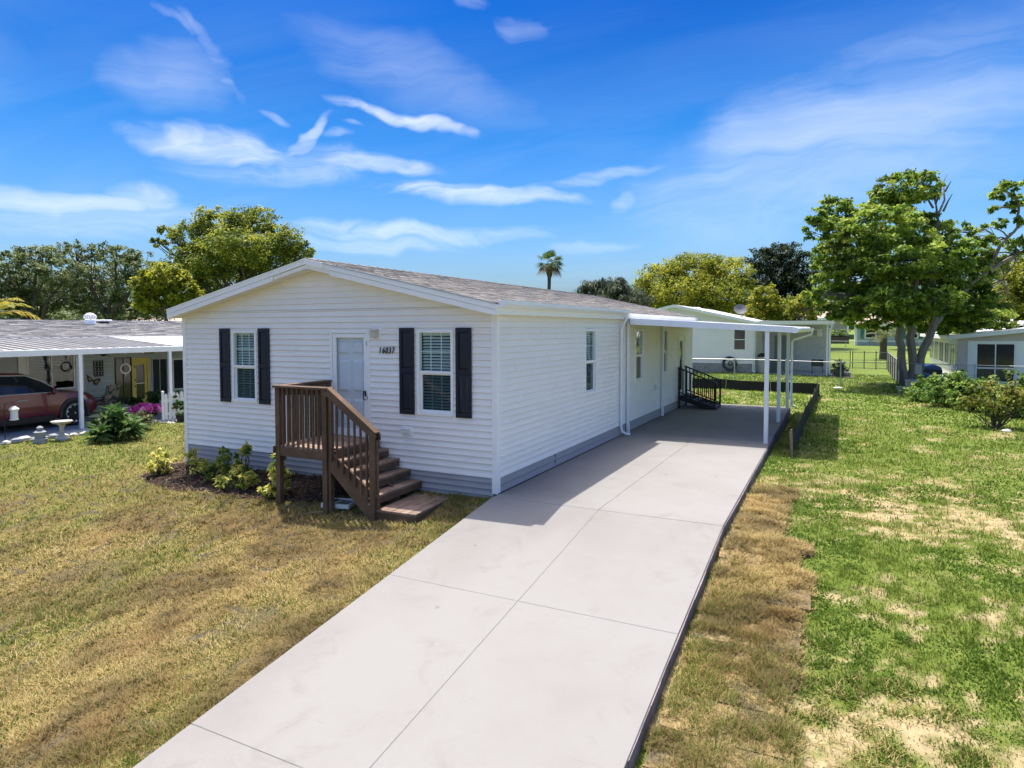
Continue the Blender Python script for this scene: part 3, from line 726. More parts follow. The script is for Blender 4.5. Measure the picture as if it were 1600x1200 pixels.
shingles('shingles', (XE0, HL+.28, roof_z(XE0)), (0, -1, 0), (1/sl, 0, RSL/sl), HL+.58, (XM-XE0)*sl, (-RSL/sl, 0, 1/sl), roof, COLS_A, 4)
R = random.Random(4); y = -OV-.005
while y < HL+.26:                                           # ridge caps
    b = B(); w = .14; e = y+.30
    for sgn in (-1, 1):
        b.hexa([(XM, y, ZR+.006), (XM+sgn*w, y, ZR+.006-RSL*w), (XM+sgn*w, e, ZR+.002-RSL*w), (XM, e, ZR+.002), (XM, y, ZR+.024), (XM+sgn*w, y, ZR+.02-RSL*w), (XM+sgn*w, e, ZR+.012-RSL*w), (XM, e, ZR+.014)])
    o = b.build('ridge_cap', None, roof); o.data.materials.append(MATS.get('ridge_cap_shingle') or mat('ridge_cap_shingle', (.22, .2, .18), .9, .25, 20, rand=.2)); y += .28
# rakes: the board with its drip edge, and the deeper lower boards that stop short of the peak
for sgn in (-1, 1):
    xe = XE0-.0 if sgn < 0 else XE1-.015
    def rp(x, dz): return (x, -OV, roof_z(x)+dz)
    b = B(); b.prism([rp(xe, -.012), rp(XM, -.012), rp(XM, -.095), rp(xe, -.095)], (0, -.022, 0)); b.build('rake_board', M_TRIM, house)
    b = B(); b.prism([rp(xe, .004), rp(XM, .004), rp(XM, -.014), rp(xe, -.014)], (0, -.032, 0)); b.build('drip_edge', M_GALV if sgn > 0 else M_TRIM, house)
    xs = -4.38 if sgn < 0 else -3.04
    b = B(); b.prism([rp(xe, -.1), rp(xs, -.1), rp(xs, -.185), rp(xe, -.185)], (0, -.016, 0)); b.build('lower_rake_board', M_TRIM, house)
    b = B(); b.prism([(xs, -OV+.004, roof_z(xs)-.1), (XM, -OV+.004, ZR-.1), (XM, -OV+.004, ZR-.165), (xs, -OV+.004, roof_z(xs)-.165)], (0, .02, 0)); b.build('inner_rake_board', M_TRIM, house)
    b = B(); n = 12
    for i in range(n):                                      # soffit under the rake
        xa = xe+(XM-xe)*i/n; xb = xe+(XM-xe)*(i+1)/n
        b.hexa([(xa, -OV+.025, roof_z(xa)-.17), (xb-.006*np.sign(xb-xa), -OV+.025, roof_z(xb)-.17), (xb-.006*np.sign(xb-xa), 0, roof_z(xb)-.17), (xa, 0, roof_z(xa)-.17),
                (xa, -OV+.025, roof_z(xa)-.155), (xb, -OV+.025, roof_z(xb)-.155), (xb, 0, roof_z(xb)-.155), (xa, 0, roof_z(xa)-.155)])
    b.build('soffit', M_SOFFIT, house)
b = B(); b.prism([(XM-.0, -OV-.024, ZR+.002), (XM+.42, -OV-.024, roof_z(XM+.42)+.002), (XM+.42, -OV-.024, roof_z(XM+.42)-.098), (XM, -OV-.024, ZR-.098)], (0, -.012, 0)); b.build('peak_cap', M_TRIM, house)
# eaves
b = B(); b.box(.14, -OV, roof_z(.15)-.17, .168, 6.3, roof_z(.15)-.02); b.build('eave_fascia', M_TRIM, house)
b = B(); b.box(.14, 6.3, 2.80, .168, HL+.25, roof_z(.15)-.02); b.build('eave_fascia', M_TRIM, house)
b = B()
for i in range(30):
    a = -.26+i*.5
    if a < HL: b.box(.0, a, 2.815, .14, a+.492, 2.83)
b.build('soffit', M_SOFFIT, house)
b = B()                                                     # gutter: open K profile
prof = [(.170, 2.985), (.170, 2.885), (.235, 2.885), (.285, 2.93), (.285, 2.985), (.297, 2.985), (.297, 2.925), (.240, 2.873), (.162, 2.873), (.162, 2.985)]
b.prism([(x, -.24, z+.02) for x, z in prof], (0, 6.45, 0)); b.prism([(.17, -.242, 3.0), (.29, -.242, 3.0), (.29, -.242, 2.95), (.24, -.242, 2.90), (.17, -.242, 2.90)], (0, .01, 0))
b.build('gutter', M_WHITEMETAL, house)
b = B(); r = .030
b.tube([(.23, 6.03, 2.90), (.23, 6.06, 2.82), (.10, 6.16, 2.62), (.068, 6.17, 2.50), (.066, 6.17, .20), (.09, 6.18, .11), (.18, 6.22, .055), (.26, 6.27, .05)], r, 8); b.build('downspout', M_WHITEMETAL, house, smooth=True)
b = B(); b.box(-.12, -.03, .0, 0, .0, .001) if False else None
# lamp, number, outlet boxes
b = B(); WF.box(b, fx(-2.41), fx(-2.20), 2.40, 2.60, .004, .03); o = b.build('light_mount', M_TRIM, house, bev=.004)
b = B(); u, z = fx(-2.305), 2.50; WF.box(b, u-.065, u+.065, z+.035, z+.075, .03, .12); WF.box(b, u-.06, u+.06, z-.07, z+.035, .03, .10); b.build('porch_lamp', M_TANPL, o, bev=.006)
DIG = []
def digit(ch, x, z, size):
    fc = bpy.data.curves.new('digit', 'FONT'); fc.body = ch; fc.size = size; fc.extrude = .006; fc.offset = .0012; fc.shear = .22; fc.align_x = 'CENTER'
    o = bpy.data.objects.new('glyph', fc); COL.objects.link(o); bpy.context.view_layer.update()
    me = bpy.data.meshes.new_from_object(o.evaluated_get(bpy.context.evaluated_depsgraph_get())); bpy.data.objects.remove(o)
    me.transform(wm(house).inverted() @ Matrix.Translation((x, -.034, z)) @ Matrix.Rotation(math.pi/2, 4, 'X') @ Matrix.Diagonal((.70, 1, 1, 1)))
    me.materials.clear(); link_mesh('digit', me, M_BLACK, house)
for i, ch in enumerate('16037'): digit(ch, -2.215+.0655*i+(-.008 if i == 0 else 0), 2.165, .152)
b = B(); WF.box(b, fx(-1.79), fx(-1.57), .79, .96, .004, .022); o = b.build('vent_mount', M_TRIM, house, bev=.003)
b = B(); u = fx(-1.70); P = [WF.p(u-.075, .93, .022), WF.p(u-.075, .93, .10), WF.p(u-.075, .84, .085), WF.p(u-.075, .84, .022)]; b.prism(P, (.15, 0, 0)); b.build('vent_hood', M_WHITEPL, o, bev=.003)
b = B(); WR.box(b, 9.38, 9.56, .84, .98, .004, .03); b.lathe([(.045, 0), (.045, .03), (.02, .05)], (0, 0, 0), 10); b.v[-30:] = [(.03+v[2], 9.47+v[0], .91+v[1]) for v in b.v[-30:]]; b.build('outlet_box', M_WHITEPL, house)
b = B(); b.box(-7.0, -.04, -.36, -6.85, -.0, -.28) if False else None
# ================================================================== FRONT DECK AND STEPS
FZ = .715
deck = thing('porch_steps', 'brown wooden landing with railing and steps at the front door', 'porch steps', (-2.4, -.64, -.3))
def part(name, m, parent, *boxes, bev=.004):
    b = B()
    for q in boxes: b.box(*q)
    return b.build(name, m, parent, bev=bev)
L0, L1, Y0 = -3.39, -2.255, -1.25
part('post', M_DECK, deck, (L0, Y0, -.55, L0+.09, Y0+.09, 1.635))
part('post', M_DECK, deck, (-2.40, Y0-.004, -.55, -2.31, Y0+.086, 1.635))
part('post', M_DECK, deck, (-2.306, Y0+.03, -.50, -2.262, Y0+.12, 1.625))
part('post', M_DECK, deck, (L0, -.13, -.3, L0+.09, -.04, 1.635)); part('post', M_DECK, deck, (-2.33, -.13, -.3, -2.26, -.04, .55))
for (x0, y0, x1, y1) in ((L0+.092, Y0+.005, -2.402, Y0+.043), (L0+.004, Y0+.092, L0+.042, -.132), (-2.30, Y0+.122, -2.262, -.132), (L0+.1, -.075, -2.34, -.037), (-2.86, Y0+.05, -2.82, -.08)):
    part('rim_joist', M_DECK, deck, (x0, y0, FZ-.175, x1, y1, FZ-.038))
part('rim_joist', M_DECK, deck, (L0-.03, Y0-.03, FZ-.14, L0-.002, Y0+.11, FZ-.02))
N = 8; d = (-.03-(Y0+.012))/N
for i in range(N):
    y = Y0+.012+d*i
    part('floor_board', M_DECKF, deck, (L0+.02 if 0 < i else L0+.094, y+.003, FZ-.034, -2.235 if i > 0 else -2.405, y+d-.003, FZ))
# railings of the landing
part('top_rail', M_DECK, deck, (L0-.03, Y0-.03, 1.638, L1+.01, Y0+.115, 1.676))
part('top_rail', M_DECK, deck, (L0-.03, Y0+.118, 1.638, L0+.11, -.03, 1.676))
part('rail', M_DECK, deck, (L0+.092, Y0+.048, 1.54, -2.402, Y0+.086, 1.632))
part('rail', M_DECK, deck, (L0+.046, Y0+.092, 1.50, L0+.084, -.132, 1.632))
for i in range(8):
    x = L0+.155+i*.106
    part('baluster', M_DECK, deck, (x-.016, Y0+.008, FZ-.15, x+.016, Y0+.042, 1.634))
for i in range(8):
    y = Y0+.185+i*.118
    part('baluster', M_DECK, deck, (L0+.006, y-.015, FZ-.14, L0+.038, y+.015, 1.634))
# flight of four treads going down to the right
TR = [(-2.047, .556), (-1.823, .413), (-1.602, .254), (-1.379, .092)]
for i, (nx, z) in enumerate(TR):
    for k in range(2): part('tread_board', M_DECKF, deck, (nx-.272+.138*k, Y0+.045, z-.036, nx-.272+.138*k+.132, -.035, z))
    part('riser_board', M_DECK, deck, (nx-.034, Y0+.05, z-.128, nx-.002, -.04, z-.0375))
part('riser_board', M_DECK, deck, (-2.260, Y0+.125, FZ-.17, -2.237, -.04, FZ-.036))
def string(y0, y1):
    b = B(); b.prism([(-2.255, y0, .70), (-2.255, y0, .40), (-1.50, y0, -.28), (-1.32, y0, -.30), (-1.32, y0, .06), (-1.40, y0, .12)], (0, y1-y0, 0)); return b.build('stringer', M_DECK, deck)
string(Y0+.002, Y0+.040)
b = B(); b.prism([(-2.0, -.66, .38), (-2.0, -.66, .1), (-1.45, -.66, -.28), (-1.38, -.66, .02)], (0, .038, 0)); b.build('stringer', M_DECK, deck)
part('newel_post', M_DECK, deck, (-1.452, Y0-.045, -.36, -1.362, Y0-.002, 1.0)); part('newel_post', M_DECK, deck, (-1.452, Y0+.042, -.10, -1.375, Y0+.10, .98))
def rail_line(x): return 1.676+(x+2.30)*(1.03-1.676)/(-1.355+2.30)
for (yo, w, h, dz, nm) in ((Y0-.035, .030, .085, -.05, 'hand_rail'), (Y0+.058, .032, .085, -.03, 'hand_rail'), (Y0+.012, .115, .034, .022, 'rail_cap')):
    b = B(); b.bar((-2.27, yo, rail_line(-2.27)+dz), (-1.335, yo, rail_line(-1.335)+dz), w, h, (0, 1, 0)); b.build(nm, M_DECK, deck, bev=.004)
for i in range(7):
    x = -2.20+i*.115; zt = rail_line(x)-.05; zb = .63+(x+2.20)*(-.78)-.08
    part('baluster', M_DECK, deck, (x-.015, Y0-.034, zb, x+.015, Y0-.001, zt-.04))
part('rail_bracket', M_BLACK, deck, (-1.36, Y0+.03, .93, -1.33, Y0+.09, 1.0))
for z in (.07, -.02):
    b = B(); b.tube([(-1.405-.045, Y0-.046, z), (-1.405-.045, Y0-.056, z)], .011, 8); b.build('bolt', M_GALV, deck)

pf = thing('wooden_platform', 'low brown plank platform on the grass at the foot of the steps', 'platform', (-1.05, -.63, -.32), math.radians(3))
W = .69; n = 5
for i in range(n):
    x = -W/2+i*W/n; b = B(); b.box(x+.004, -.605, .185, x+W/n-.004, .605, .222); b.build('plank', M_DECKF, pf, local=True, bev=.004)
for (x0, y0, x1, y1) in ((-W/2+.01, -.60, W/2-.01, -.565), (-W/2+.01, .565, W/2-.01, .60), (W/2-.045, -.563, W/2-.01, .563), (-W/2+.01, -.563, -W/2+.045, .563)):
    b = B(); b.box(x0, y0, -.06, x1, y1, .183); b.build('skirt_board', M_DECK, pf, local=True, bev=.003)

tr = thing('plastic_tray', 'shallow white plastic tray with a grey mesh top lying under the steps', 'tray', (-2.34, -.92, gz(-2.34, -.92)+.0), math.radians(14))
b = B()
for q in ((-.24, -.19, 0, .24, -.155, .07), (-.24, .155, 0, .24, .19, .07), (-.24, -.153, 0, -.205, .153, .07), (.205, -.153, 0, .24, .153, .07), (-.05, -.153, .02, -.03, .153, .066)): b.box(*q)
b.build('rim', M_WHITEPL, tr, local=True, bev=.006)
b = B(); b.box(-.204, -.154, .03, .204, .154, .045); b.build('mesh_panel', mat('grey_mesh', (.25, .26, .26), .7, .2, 30), tr, local=True)
b = B(); b.tube([(-2.75, -1.42, gz(-2.75, -1.42)+.03), (-2.5, -1.28, gz(-2.5, -1.28)+.035), (-2.2, -1.1, gz(-2.2, -1.1)+.03)], [.006, .008, .005], 5)
top(b, 'dry_twig', M_STAKE, 'thin dry twig lying on the grass in the shade below the landing', 'twig')

# ================================================================== CARPORT
cp = thing('carport', 'white aluminium carport roof on posts along the right side of the house', 'carport', (1.9, 10.3, 0))
CX0, CX1, CY0, CY1 = .172, 3.80, 6.50, 14.45
def cz(x): return 2.825-(x-CX0)*.0625
n = 12
for i in range(n):                                          # interlocking roof pans
    ya, yb = CY0+.03+(CY1-CY0-.06)*i/n, CY0+.03+(CY1-CY0-.06)*(i+1)/n
    b = B(); b.hexa([(CX0, ya, cz(CX0)-.03), (CX1, ya, cz(CX1)-.03), (CX1, yb-.01, cz(CX1)-.03), (CX0, yb-.01, cz(CX0)-.03), (CX0, ya, cz(CX0)-.012), (CX1, ya, cz(CX1)-.012), (CX1, yb-.01, cz(CX1)-.012), (CX0, yb-.01, cz(CX0)-.012)])
    b.build('roof_pan', M_WHITEMETAL, cp)
for (ya, yb, nm) in ((CY0, CY0+.026, 'front_fascia'), (CY1-.026, CY1, 'rear_fascia')):
    b = B(); b.hexa([(CX0, ya, cz(CX0)-.155), (CX1, ya, cz(CX1)-.125), (CX1, yb, cz(CX1)-.125), (CX0, yb, cz(CX0)-.155), (CX0, ya, cz(CX0)+.004), (CX1, ya, cz(CX1)+.004), (CX1, yb, cz(CX1)+.004), (CX0, yb, cz(CX0)+.004)])
    b.build(nm, M_WHITEMETAL, cp, bev=.003)
b = B(); zz = cz(CX1); prof = [(CX1, zz), (CX1, zz-.13), (CX1+.07, zz-.13), (CX1+.13, zz-.075), (CX1+.135, zz-.03), (CX1+.122, zz-.03), (CX1+.115, zz-.07), (CX1+.065, zz-.118), (CX1+.012, zz-.118), (CX1+.012, zz)]
b.prism([(x, CY0, z) for x, z in prof], (0, CY1-CY0, 0)); b.build('gutter', M_WHITEMETAL, cp)
b = B(); b.prism([(CX1+.013, CY0-.002, zz-.005), (CX1+.118, CY0-.002, zz-.035), (CX1+.118, CY0-.002, zz-.07), (CX1+.066, CY0-.002, zz-.117), (CX1+.013, CY0-.002, zz-.117)], (0, .008, 0)); b.build('gutter_end', M_WHITEMETAL, cp)
for (x, y) in ((3.275, 6.56), (3.225, 10.27), (3.185, 13.97)):
    b = B(); b.box(x-.045, y-.045, .004, x+.045, y+.045, cz(x)-.14); b.build('post', M_WHITEMETAL, cp, bev=.008)
for y in (6.74, 10.18):
    b = B(); b.box(.034, y-.042, .006, .10, y+.042, cz(.07)-.035); b.build('post', M_WHITEMETAL, cp, bev=.006)
b = B(); b.hexa([(3.22, 6.53, cz(3.22)-.14), (3.32, 6.53, cz(3.32)-.14), (3.23, 14.2, cz(3.23)-.14), (3.13, 14.2, cz(3.13)-.14), (3.22, 6.53, cz(3.22)-.032), (3.32, 6.53, cz(3.32)-.032), (3.23, 14.2, cz(3.23)-.032), (3.13, 14.2, cz(3.13)-.032)]); b.build('beam', M_WHITEMETAL, cp)
b = B(); b.box(CX0, CY0+.03, cz(CX0)-.16, CX0+.03, CY1-.03, cz(CX0)-.032); b.build('beam', M_WHITEMETAL, cp)
b = B(); b.tube([(3.87, 14.30, zz-.10), (3.87, 14.30, zz-.19), (3.84, 14.26, zz-.23), (3.36, 14.08, zz-.40), (3.30, 14.06, zz-.46), (3.295, 14.06, .16), (3.32, 14.06, .07), (3.44, 14.06, .03)], .034, 8); b.build('downspout', M_WHITEMETAL, cp, smooth=True)
b = B(); b.lathe([(.10, 0), (.10, .05), (.04, .07)], (2.4, 8.6, cz(2.4)-.10), 12); b.build('ceiling_lamp', M_WHITEPL, cp)

# ================================================================== BLACK SIDE STEPS
st = thing('side_steps', 'black wooden steps with railings going up to the side door', 'steps', (.7, 12.9, .004))
SY0, SY1 = 12.33, 13.36
x0, x1, zt0 = .06, 1.22, .44
for y in (SY0, SY1):
    b = B(); b.prism([(x0, y-.018, zt0), (x0, y-.018, zt0-.16), (x1-.30, y-.018, .006), (x1-.02, y-.018, .006), (x1-.02, y-.018, .10)], (0, .036, 0)); b.build('stringer', M_BLACK, st)
    for x, z in ((x0+.02, 1.30), (x1-.03, .86)): b = B(); b.box(x-.028, y-.046, .006, x+.028, y-.020, z); b.build('post', M_BLACK, st)
    b = B(); b.bar((x0-.02, y-.033, 1.31), (x1+.03, y-.033, .84), .07, .04, (0, 1, 0)); b.build('hand_rail', M_BLACK, st)
    b = B(); b.bar((x0, y-.033, .53), (x1-.02, y-.033, .13), .035, .035, (0, 1, 0)); b.build('bottom_rail', M_BLACK, st)
    for i in range(8):
        x = x0+.14+i*.123; t = (x-x0)/(x1-x0); b = B(); b.box(x-.014, y-.047, .53-.40*t, x+.014, y-.020, 1.29-.45*t); b.build('baluster', M_BLACK, st)
for i, (x, z) in enumerate(((.22, .40), (.50, .27), (.78, .14))):
    b = B(); b.box(x-.14, SY0+.02, z-.035, x+.14, SY1-.02, z); b.build('tread', M_BLACK, st)
b = B(); b.box(.92, SY0+.02, .006, 1.22, SY1-.02, .09); b.build('tread', M_BLACK, st)

# ================================================================== SILT FENCE (two runs)
def silt(pts, label, nst):
    t = thing('silt_fence', label, 'silt fence', (pts[0][0], pts[0][1], gz(*pts[0])), group='black silt fences')
    P = np.array(pts, float); seg = np.r_[0, np.cumsum(np.linalg.norm(np.diff(P, axis=0), axis=1))]; n = int(seg[-1]/.35)
    S = np.linspace(0, seg[-1], n+1); x = np.interp(S, seg, P[:, 0]); y = np.interp(S, seg, P[:, 1]); b = B()
    x = x+.05*(vnoise(S, S*0, .9, 3)-.5); top_ = .46+.10*(vnoise(S, S*0, .7, 8)-.5)
    V = []; F = []
    dx = np.gradient(x); dy = np.gradient(y); q = np.hypot(dx, dy); nx, ny = -dy/q*.005, dx/q*.005
    for i in range(n+1):
        z = gz(x[i], y[i]); w = .03*math.sin(S[i]*2.1)
        for s in (-1, 1):
            V += [(x[i]+s*nx[i], y[i]+s*ny[i], z-.05), (x[i]+s*nx[i]+w*ny[i]*60, y[i]+s*ny[i]-w*nx[i]*60, z+top_[i]*.5), (x[i]+s*nx[i], y[i]+s*ny[i], z+top_[i])]
    for i in range(n):
        a, c = i*6, i*6+6
        for k in (0, 1): F += [(a+k, c+k, c+k+1, a+k+1), (a+3+k, a+4+k, c+4+k, c+3+k)]
        F += [(a+2, c+2, c+5, a+5)]
    b.add(V, F); b.build('fabric', M_SILT, t, smooth=True)
    for i in range(nst):
        s = .06+(seg[-1]-.12)*i/(nst-1); xs, ys = np.interp(s, seg, P[:, 0]), np.interp(s, seg, P[:, 1]); z = gz(xs, ys); j = int(s/.35)
        h = .50+rnd.uniform(0, .12); b = B(); ln = rnd.uniform(-.04, .04)
        ox, oy = -nx[min(j, n)]*5.5, -ny[min(j, n)]*5.5
        b.bar((xs-ox, ys-oy, z-.1), (xs-ox+ln, ys-oy+ln*.3, z+h), .034, .022); b.build('stake', M_STAKE, t)
silt([(3.86, 5.98), (3.87, 9), (3.86, 12.5), (3.90, 16.5), (3.93, 20.35)], 'black silt fence running back along the right edge of the carport slab', 6)
silt([(3.90, 20.5), (2.2, 20.9), (.6, 20.75), (-1.2, 20.95), (-3.5, 21.2)], 'black silt fence crossing the lawn behind the carport', 5)
b = B(); b.bar((3.86, 5.93, gz(3.86, 5.93)-.05), (3.84, 5.90, gz(3.86, 5.93)+.55), .036, .024); b.bar((3.839, 5.899, gz(3.86, 5.93)+.545), (3.836, 5.896, gz(3.86, 5.93)+.61), .038, .026)
top(b, 'fence_stake', M_STAKE, 'pale topped wooden stake at the near end of the black silt fence', 'stake')
# ================================================================== PLANTS
def D(px, py, d):                                           # the place seen at a pixel of the photograph, d metres into the scene
    return CAM+(fw+(px-800)/F_PX*rt-(py-554.8)/F_PX*up)*d
def depth_of(p): return float((np.array(p)-CAM) @ fw)
M_LEAF = mat('leaves', (1, 1, 1), .55, .0, 5, attr='Col', spec=.3, trans=.5)
M_BARK = mat('grey_bark', (.20, .17, .135), .9, .3, 6, bump=.8, bscale=14, stretch=(1, 1, .25))
M_BARKD = mat('dark_bark', (.085, .068, .052), .9, .3, 6, bump=.8, bscale=14, stretch=(1, 1, .25))
def unit(v): return v/(np.linalg.norm(v, axis=-1, keepdims=True)+1e-9)
def leaf_quads(P, dirs, nrm, L, W):
    """pointed leaves: base, two shoulders, tip, folded a little along the rib"""
    s = unit(np.cross(dirs, nrm)); L = L[:, None]; W = W[:, None]
    return np.stack([P, P+dirs*L*.45+s*W+nrm*L*.05, P+dirs*L-nrm*L*.12, P+dirs*L*.45-s*W+nrm*L*.05], 1).reshape(-1, 3)
def foliage(name, parent, blobs, nleaf, L, ratio, cols, seed, clumpr=.17, shell=.5, flat=.65, perclump=26, m=None, droop=.25):
    """leaves in clumps through the crown's lobes; returns the mesh and the clump centres"""
    R = np.random.RandomState(seed); VV, CC, ctr = [], [], []
    tot = sum(b[3]*b[5] for b in blobs)
    for (x, y, z, rx, ry, rz) in blobs:
        nl = max(30, int(nleaf*rx*rz/tot)) if tot else 0
        nc = max(3, nl//perclump)
        d = unit(R.normal(size=(nc, 3))); rad = (shell**3+(1-shell**3)*R.rand(nc))**(1/3.)
        rad *= .86+.28*R.rand(nc)
        c = np.array((x, y, z))+d*rad[:, None]*np.array((rx, ry, rz)); ctr.append(c)
        k = R.randint(0, nc, nl); cr = clumpr*(rx+rz)*.5*(.65+.7*R.rand(nc))
        off = unit(R.normal(size=(nl, 3)))*(R.rand(nl)**.45)[:, None]; off[:, 2] *= flat
        P = c[k]+off*cr[k][:, None]
        up_ = unit(off*.8+np.array((0, 0, .9))+R.normal(size=(nl, 3))*.55)
        dr = unit(np.cross(up_, R.normal(size=(nl, 3)))); dr = unit(dr+np.array((0, 0, -droop)))
        up_ = unit(up_-dr*np.sum(up_*dr, 1, keepdims=True))
        ll = L*R.uniform(.6, 1.35, nl)
        VV.append(leaf_quads(P, dr, up_, ll, ll*ratio))
        tone = R.rand(nc)[k]; q = np.clip(tone+R.normal(size=nl)*.16, 0, 1)[:, None]*(len(cols)-1)
        cs = np.array(cols); i0 = np.clip(q.astype(int), 0, len(cols)-2)[:, 0]; f = q-i0[:, None]
        col = (cs[i0]*(1-f)+cs[i0+1]*f)*R.uniform(.75, 1.25, (nl, 1)); CC.append(np.repeat(col, 4, 0))
    V = np.concatenate(VV); C_ = np.concatenate(CC)
    return mesh_np(name, V, np.arange(len(V)).reshape(-1, 4), m or M_LEAF, parent, C_), ctr
def wiggle(a, b, n, amp, R):
    a, b = np.array(a, float), np.array(b, float); t = np.linspace(0, 1, n)[:, None]
    P = a+(b-a)*t; w = R.normal(size=(n, 3))*amp*np.linalg.norm(b-a); w[0] = w[-1] = 0
    return P+w
def limbs(b, base, fork, blobs, ctr, r0, R, n=8, twigs=7, stems=None):
    stems = stems or [(base, fork)]
    forks = []
    for si, s in enumerate(stems):
        s = [np.array(q, float) for q in s]; pts = [s[0]]
        for a, c in zip(s[:-1], s[1:]): pts += list(wiggle(a, c, 5, .02, R)[1:])
        k = len(pts); rr = r0*(1 if len(stems) == 1 else .58 if si < 3 else .30); b.tube(pts, [rr*(1.55 if i == 0 else 1.12 if i == 1 else 1-.55*i/k) for i in range(k)], n, False); forks.append((pts[-1], rr*.46))
        if k > 4: forks.append((pts[k*2//3], rr*.5))
    for i, (bl, cs) in enumerate(zip(blobs, ctr)):
        c = np.array(bl[:3]); fk, fr = min(forks, key=lambda q: np.linalg.norm(q[0]-c)+(3 if q[0][2] > c[2]+bl[5] else 0))
        P = wiggle(fk, c, 6, .05, R); ln = np.linalg.norm(c-fk); b.tube(P, np.linspace(fr*.85, max(.02, fr*.3), 6), 6, False)
        for j in range(min(twigs, len(cs))):
            e = cs[R.randint(len(cs))]; s = P[R.randint(2, 6)]
            b.tube(wiggle(s, e, 5, .07, R), np.linspace(fr*.3, .012, 5), 4, False)
def tree(name, label, base, blobs, nleaf, L, cols, r0, seed, ratio=.32, stems=None, fork=None, bark=None, group=None, twigs=7, extra=None, **kw):
    R = np.random.RandomState(seed); base = np.array(base, float)
    t = thing(name, label, 'tree', tuple(base), 0, group)
    _, ctr = foliage('crown', t, blobs, nleaf, L, ratio, cols, seed, **kw)
    bs = np.array(blobs); 
    if fork is None: fork = np.array((base[0]*.5+bs[:, 0].mean()*.5, base[1]*.5+bs[:, 1].mean()*.5, base[2]+(bs[:, 2].min()-base[2])*.75))
    b = B(); limbs(b, base-np.array((0, 0, .3)), fork, blobs, ctr, r0, R, twigs=twigs, stems=stems)
    b.build('trunk', bark or M_BARKD, t, smooth=True)
    if extra: extra(t, R)
    return t
def pxblobs(lst, d, thick=1.0):
    out = []; k = d/F_PX
    for q in lst:
        dd = q[4] if len(q) > 4 else 0
        c = D(q[0], q[1], d+dd); out.append((c[0], c[1], c[2], q[2]*k, max(q[2], q[3])*k*thick, q[3]*k))
    return out
def base_at(px, d):
    p = D(px, 500, d); return (p[0], p[1], gz(p[0], p[1]))
OAK = [(.06, .095, .03), (.12, .165, .055), (.20, .245, .10), (.30, .34, .16)]
CAMPH = [(.07, .11, .014), (.16, .21, .024), (.26, .30, .036), (.40, .41, .06)]
YELLOW = [(.085, .12, .010), (.19, .225, .018), (.32, .34, .028), (.44, .43, .05)]
DARKG = [(.010, .020, .008), (.020, .036, .013), (.035, .058, .022), (.06, .085, .035)]
RAIN = [(.06, .12, .018), (.13, .225, .028), (.23, .34, .042), (.38, .46, .07)]

# the big spreading tree by the side fence
d = depth_of((7.55, 26.2, 0)); k = d/F_PX
rb = base_at(1427, d); rb = (7.6, 26.3, gz(7.6, 26.3))
def q(px, py, dd=0): return D(px, py, d+dd)
rblobs = pxblobs([(1418, 292, 50, 26), (1385, 318, 40, 24, 1), (1308, 332, 34, 26), (1280, 352, 22, 22, -1), (1375, 352, 60, 30, -2), (1330, 385, 50, 34, 1), (1440, 358, 48, 26, 1), (1395, 400, 60, 34, -2.5), (1460, 400, 55, 32, -1),
                  (1505, 362, 18, 11), (1512, 395, 38, 20, 1), (1535, 375, 22, 9), (1500, 430, 50, 28, 1), (1345, 440, 60, 34), (1420, 450, 75, 36, 1.5), (1365, 485, 55, 30, 2), (1470, 480, 55, 32, 2.5), (1520, 470, 42, 30, 1),
                  (1290, 425, 26, 16, -1), (1275, 462, 22, 12, -1), (1308, 488, 26, 11, -1), (1300, 398, 30, 22), (1330, 482, 34, 16, -1), (1392, 470, 42, 20, -3), (1448, 470, 46, 22, -3), (1415, 495, 30, 12, -2), (1505, 495, 42, 22, 2), (1545, 498, 40, 22, 3), (1440, 505, 36, 18, 4), (1490, 512, 36, 14, 4),
                  (1572, 297, 24, 13), (1590, 315, 16, 13), (1556, 350, 19, 6), (1558, 326, 10, 6), (1598, 345, 12, 8), (1588, 385, 22, 13), (1545, 410, 26, 14, 1)], d, .95)
stems = [(np.array(rb)+(-.15, 0, -.3), q(1408, 555), q(1404, 500), q(1398, 455), q(1380, 415)), (np.array(rb)+(.05, .1, -.3), q(1424, 540), q(1421, 490), q(1432, 430), q(1425, 370), q(1418, 318)), (np.array(rb)+(.22, -.05, -.3), q(1438, 560), q(1462, 500), q(1455, 455), q(1462, 400), q(1466, 345)),
         (q(1462, 505), q(1500, 458), q(1540, 428), q(1562, 385), q(1590, 355), q(1592, 322)), (q(1545, 425), q(1575, 405), q(1600, 392))]
def dead(t, R):
    b = B()
    for pts in (((1466, 345), (1462, 318), (1455, 296), (1452, 283)), ((1462, 318), (1470, 295), (1468, 278)), ((1466, 335), (1476, 312), (1474, 285), (1480, 272)), ((1474, 330), (1481, 315), (1488, 303)), ((1458, 325), (1446, 305), (1436, 300)), ((1470, 297), (1463, 280), (1460, 268)), ((1455, 300), (1447, 288)), ((1476, 300), (1486, 283)), ((1440, 312), (1430, 295))):
        P = [q(x, y, R.uniform(-.4, .4)) for x, y in pts]; b.tube(P, np.linspace(.055, .014, len(P)), 5, False)
    o = b.build('dead_branches', M_BARK, t, smooth=True); o['label'] = 'bare grey dead branches at the top of the crown'
tree('shade_tree', 'large spreading green tree with bare grey top branches by the side fence', rb, rblobs, 90000, .175, RAIN, .34, 41, ratio=.30, stems=stems, bark=M_BARK, perclump=42, clumpr=.24, flat=.32, shell=.5, extra=dead, twigs=9)

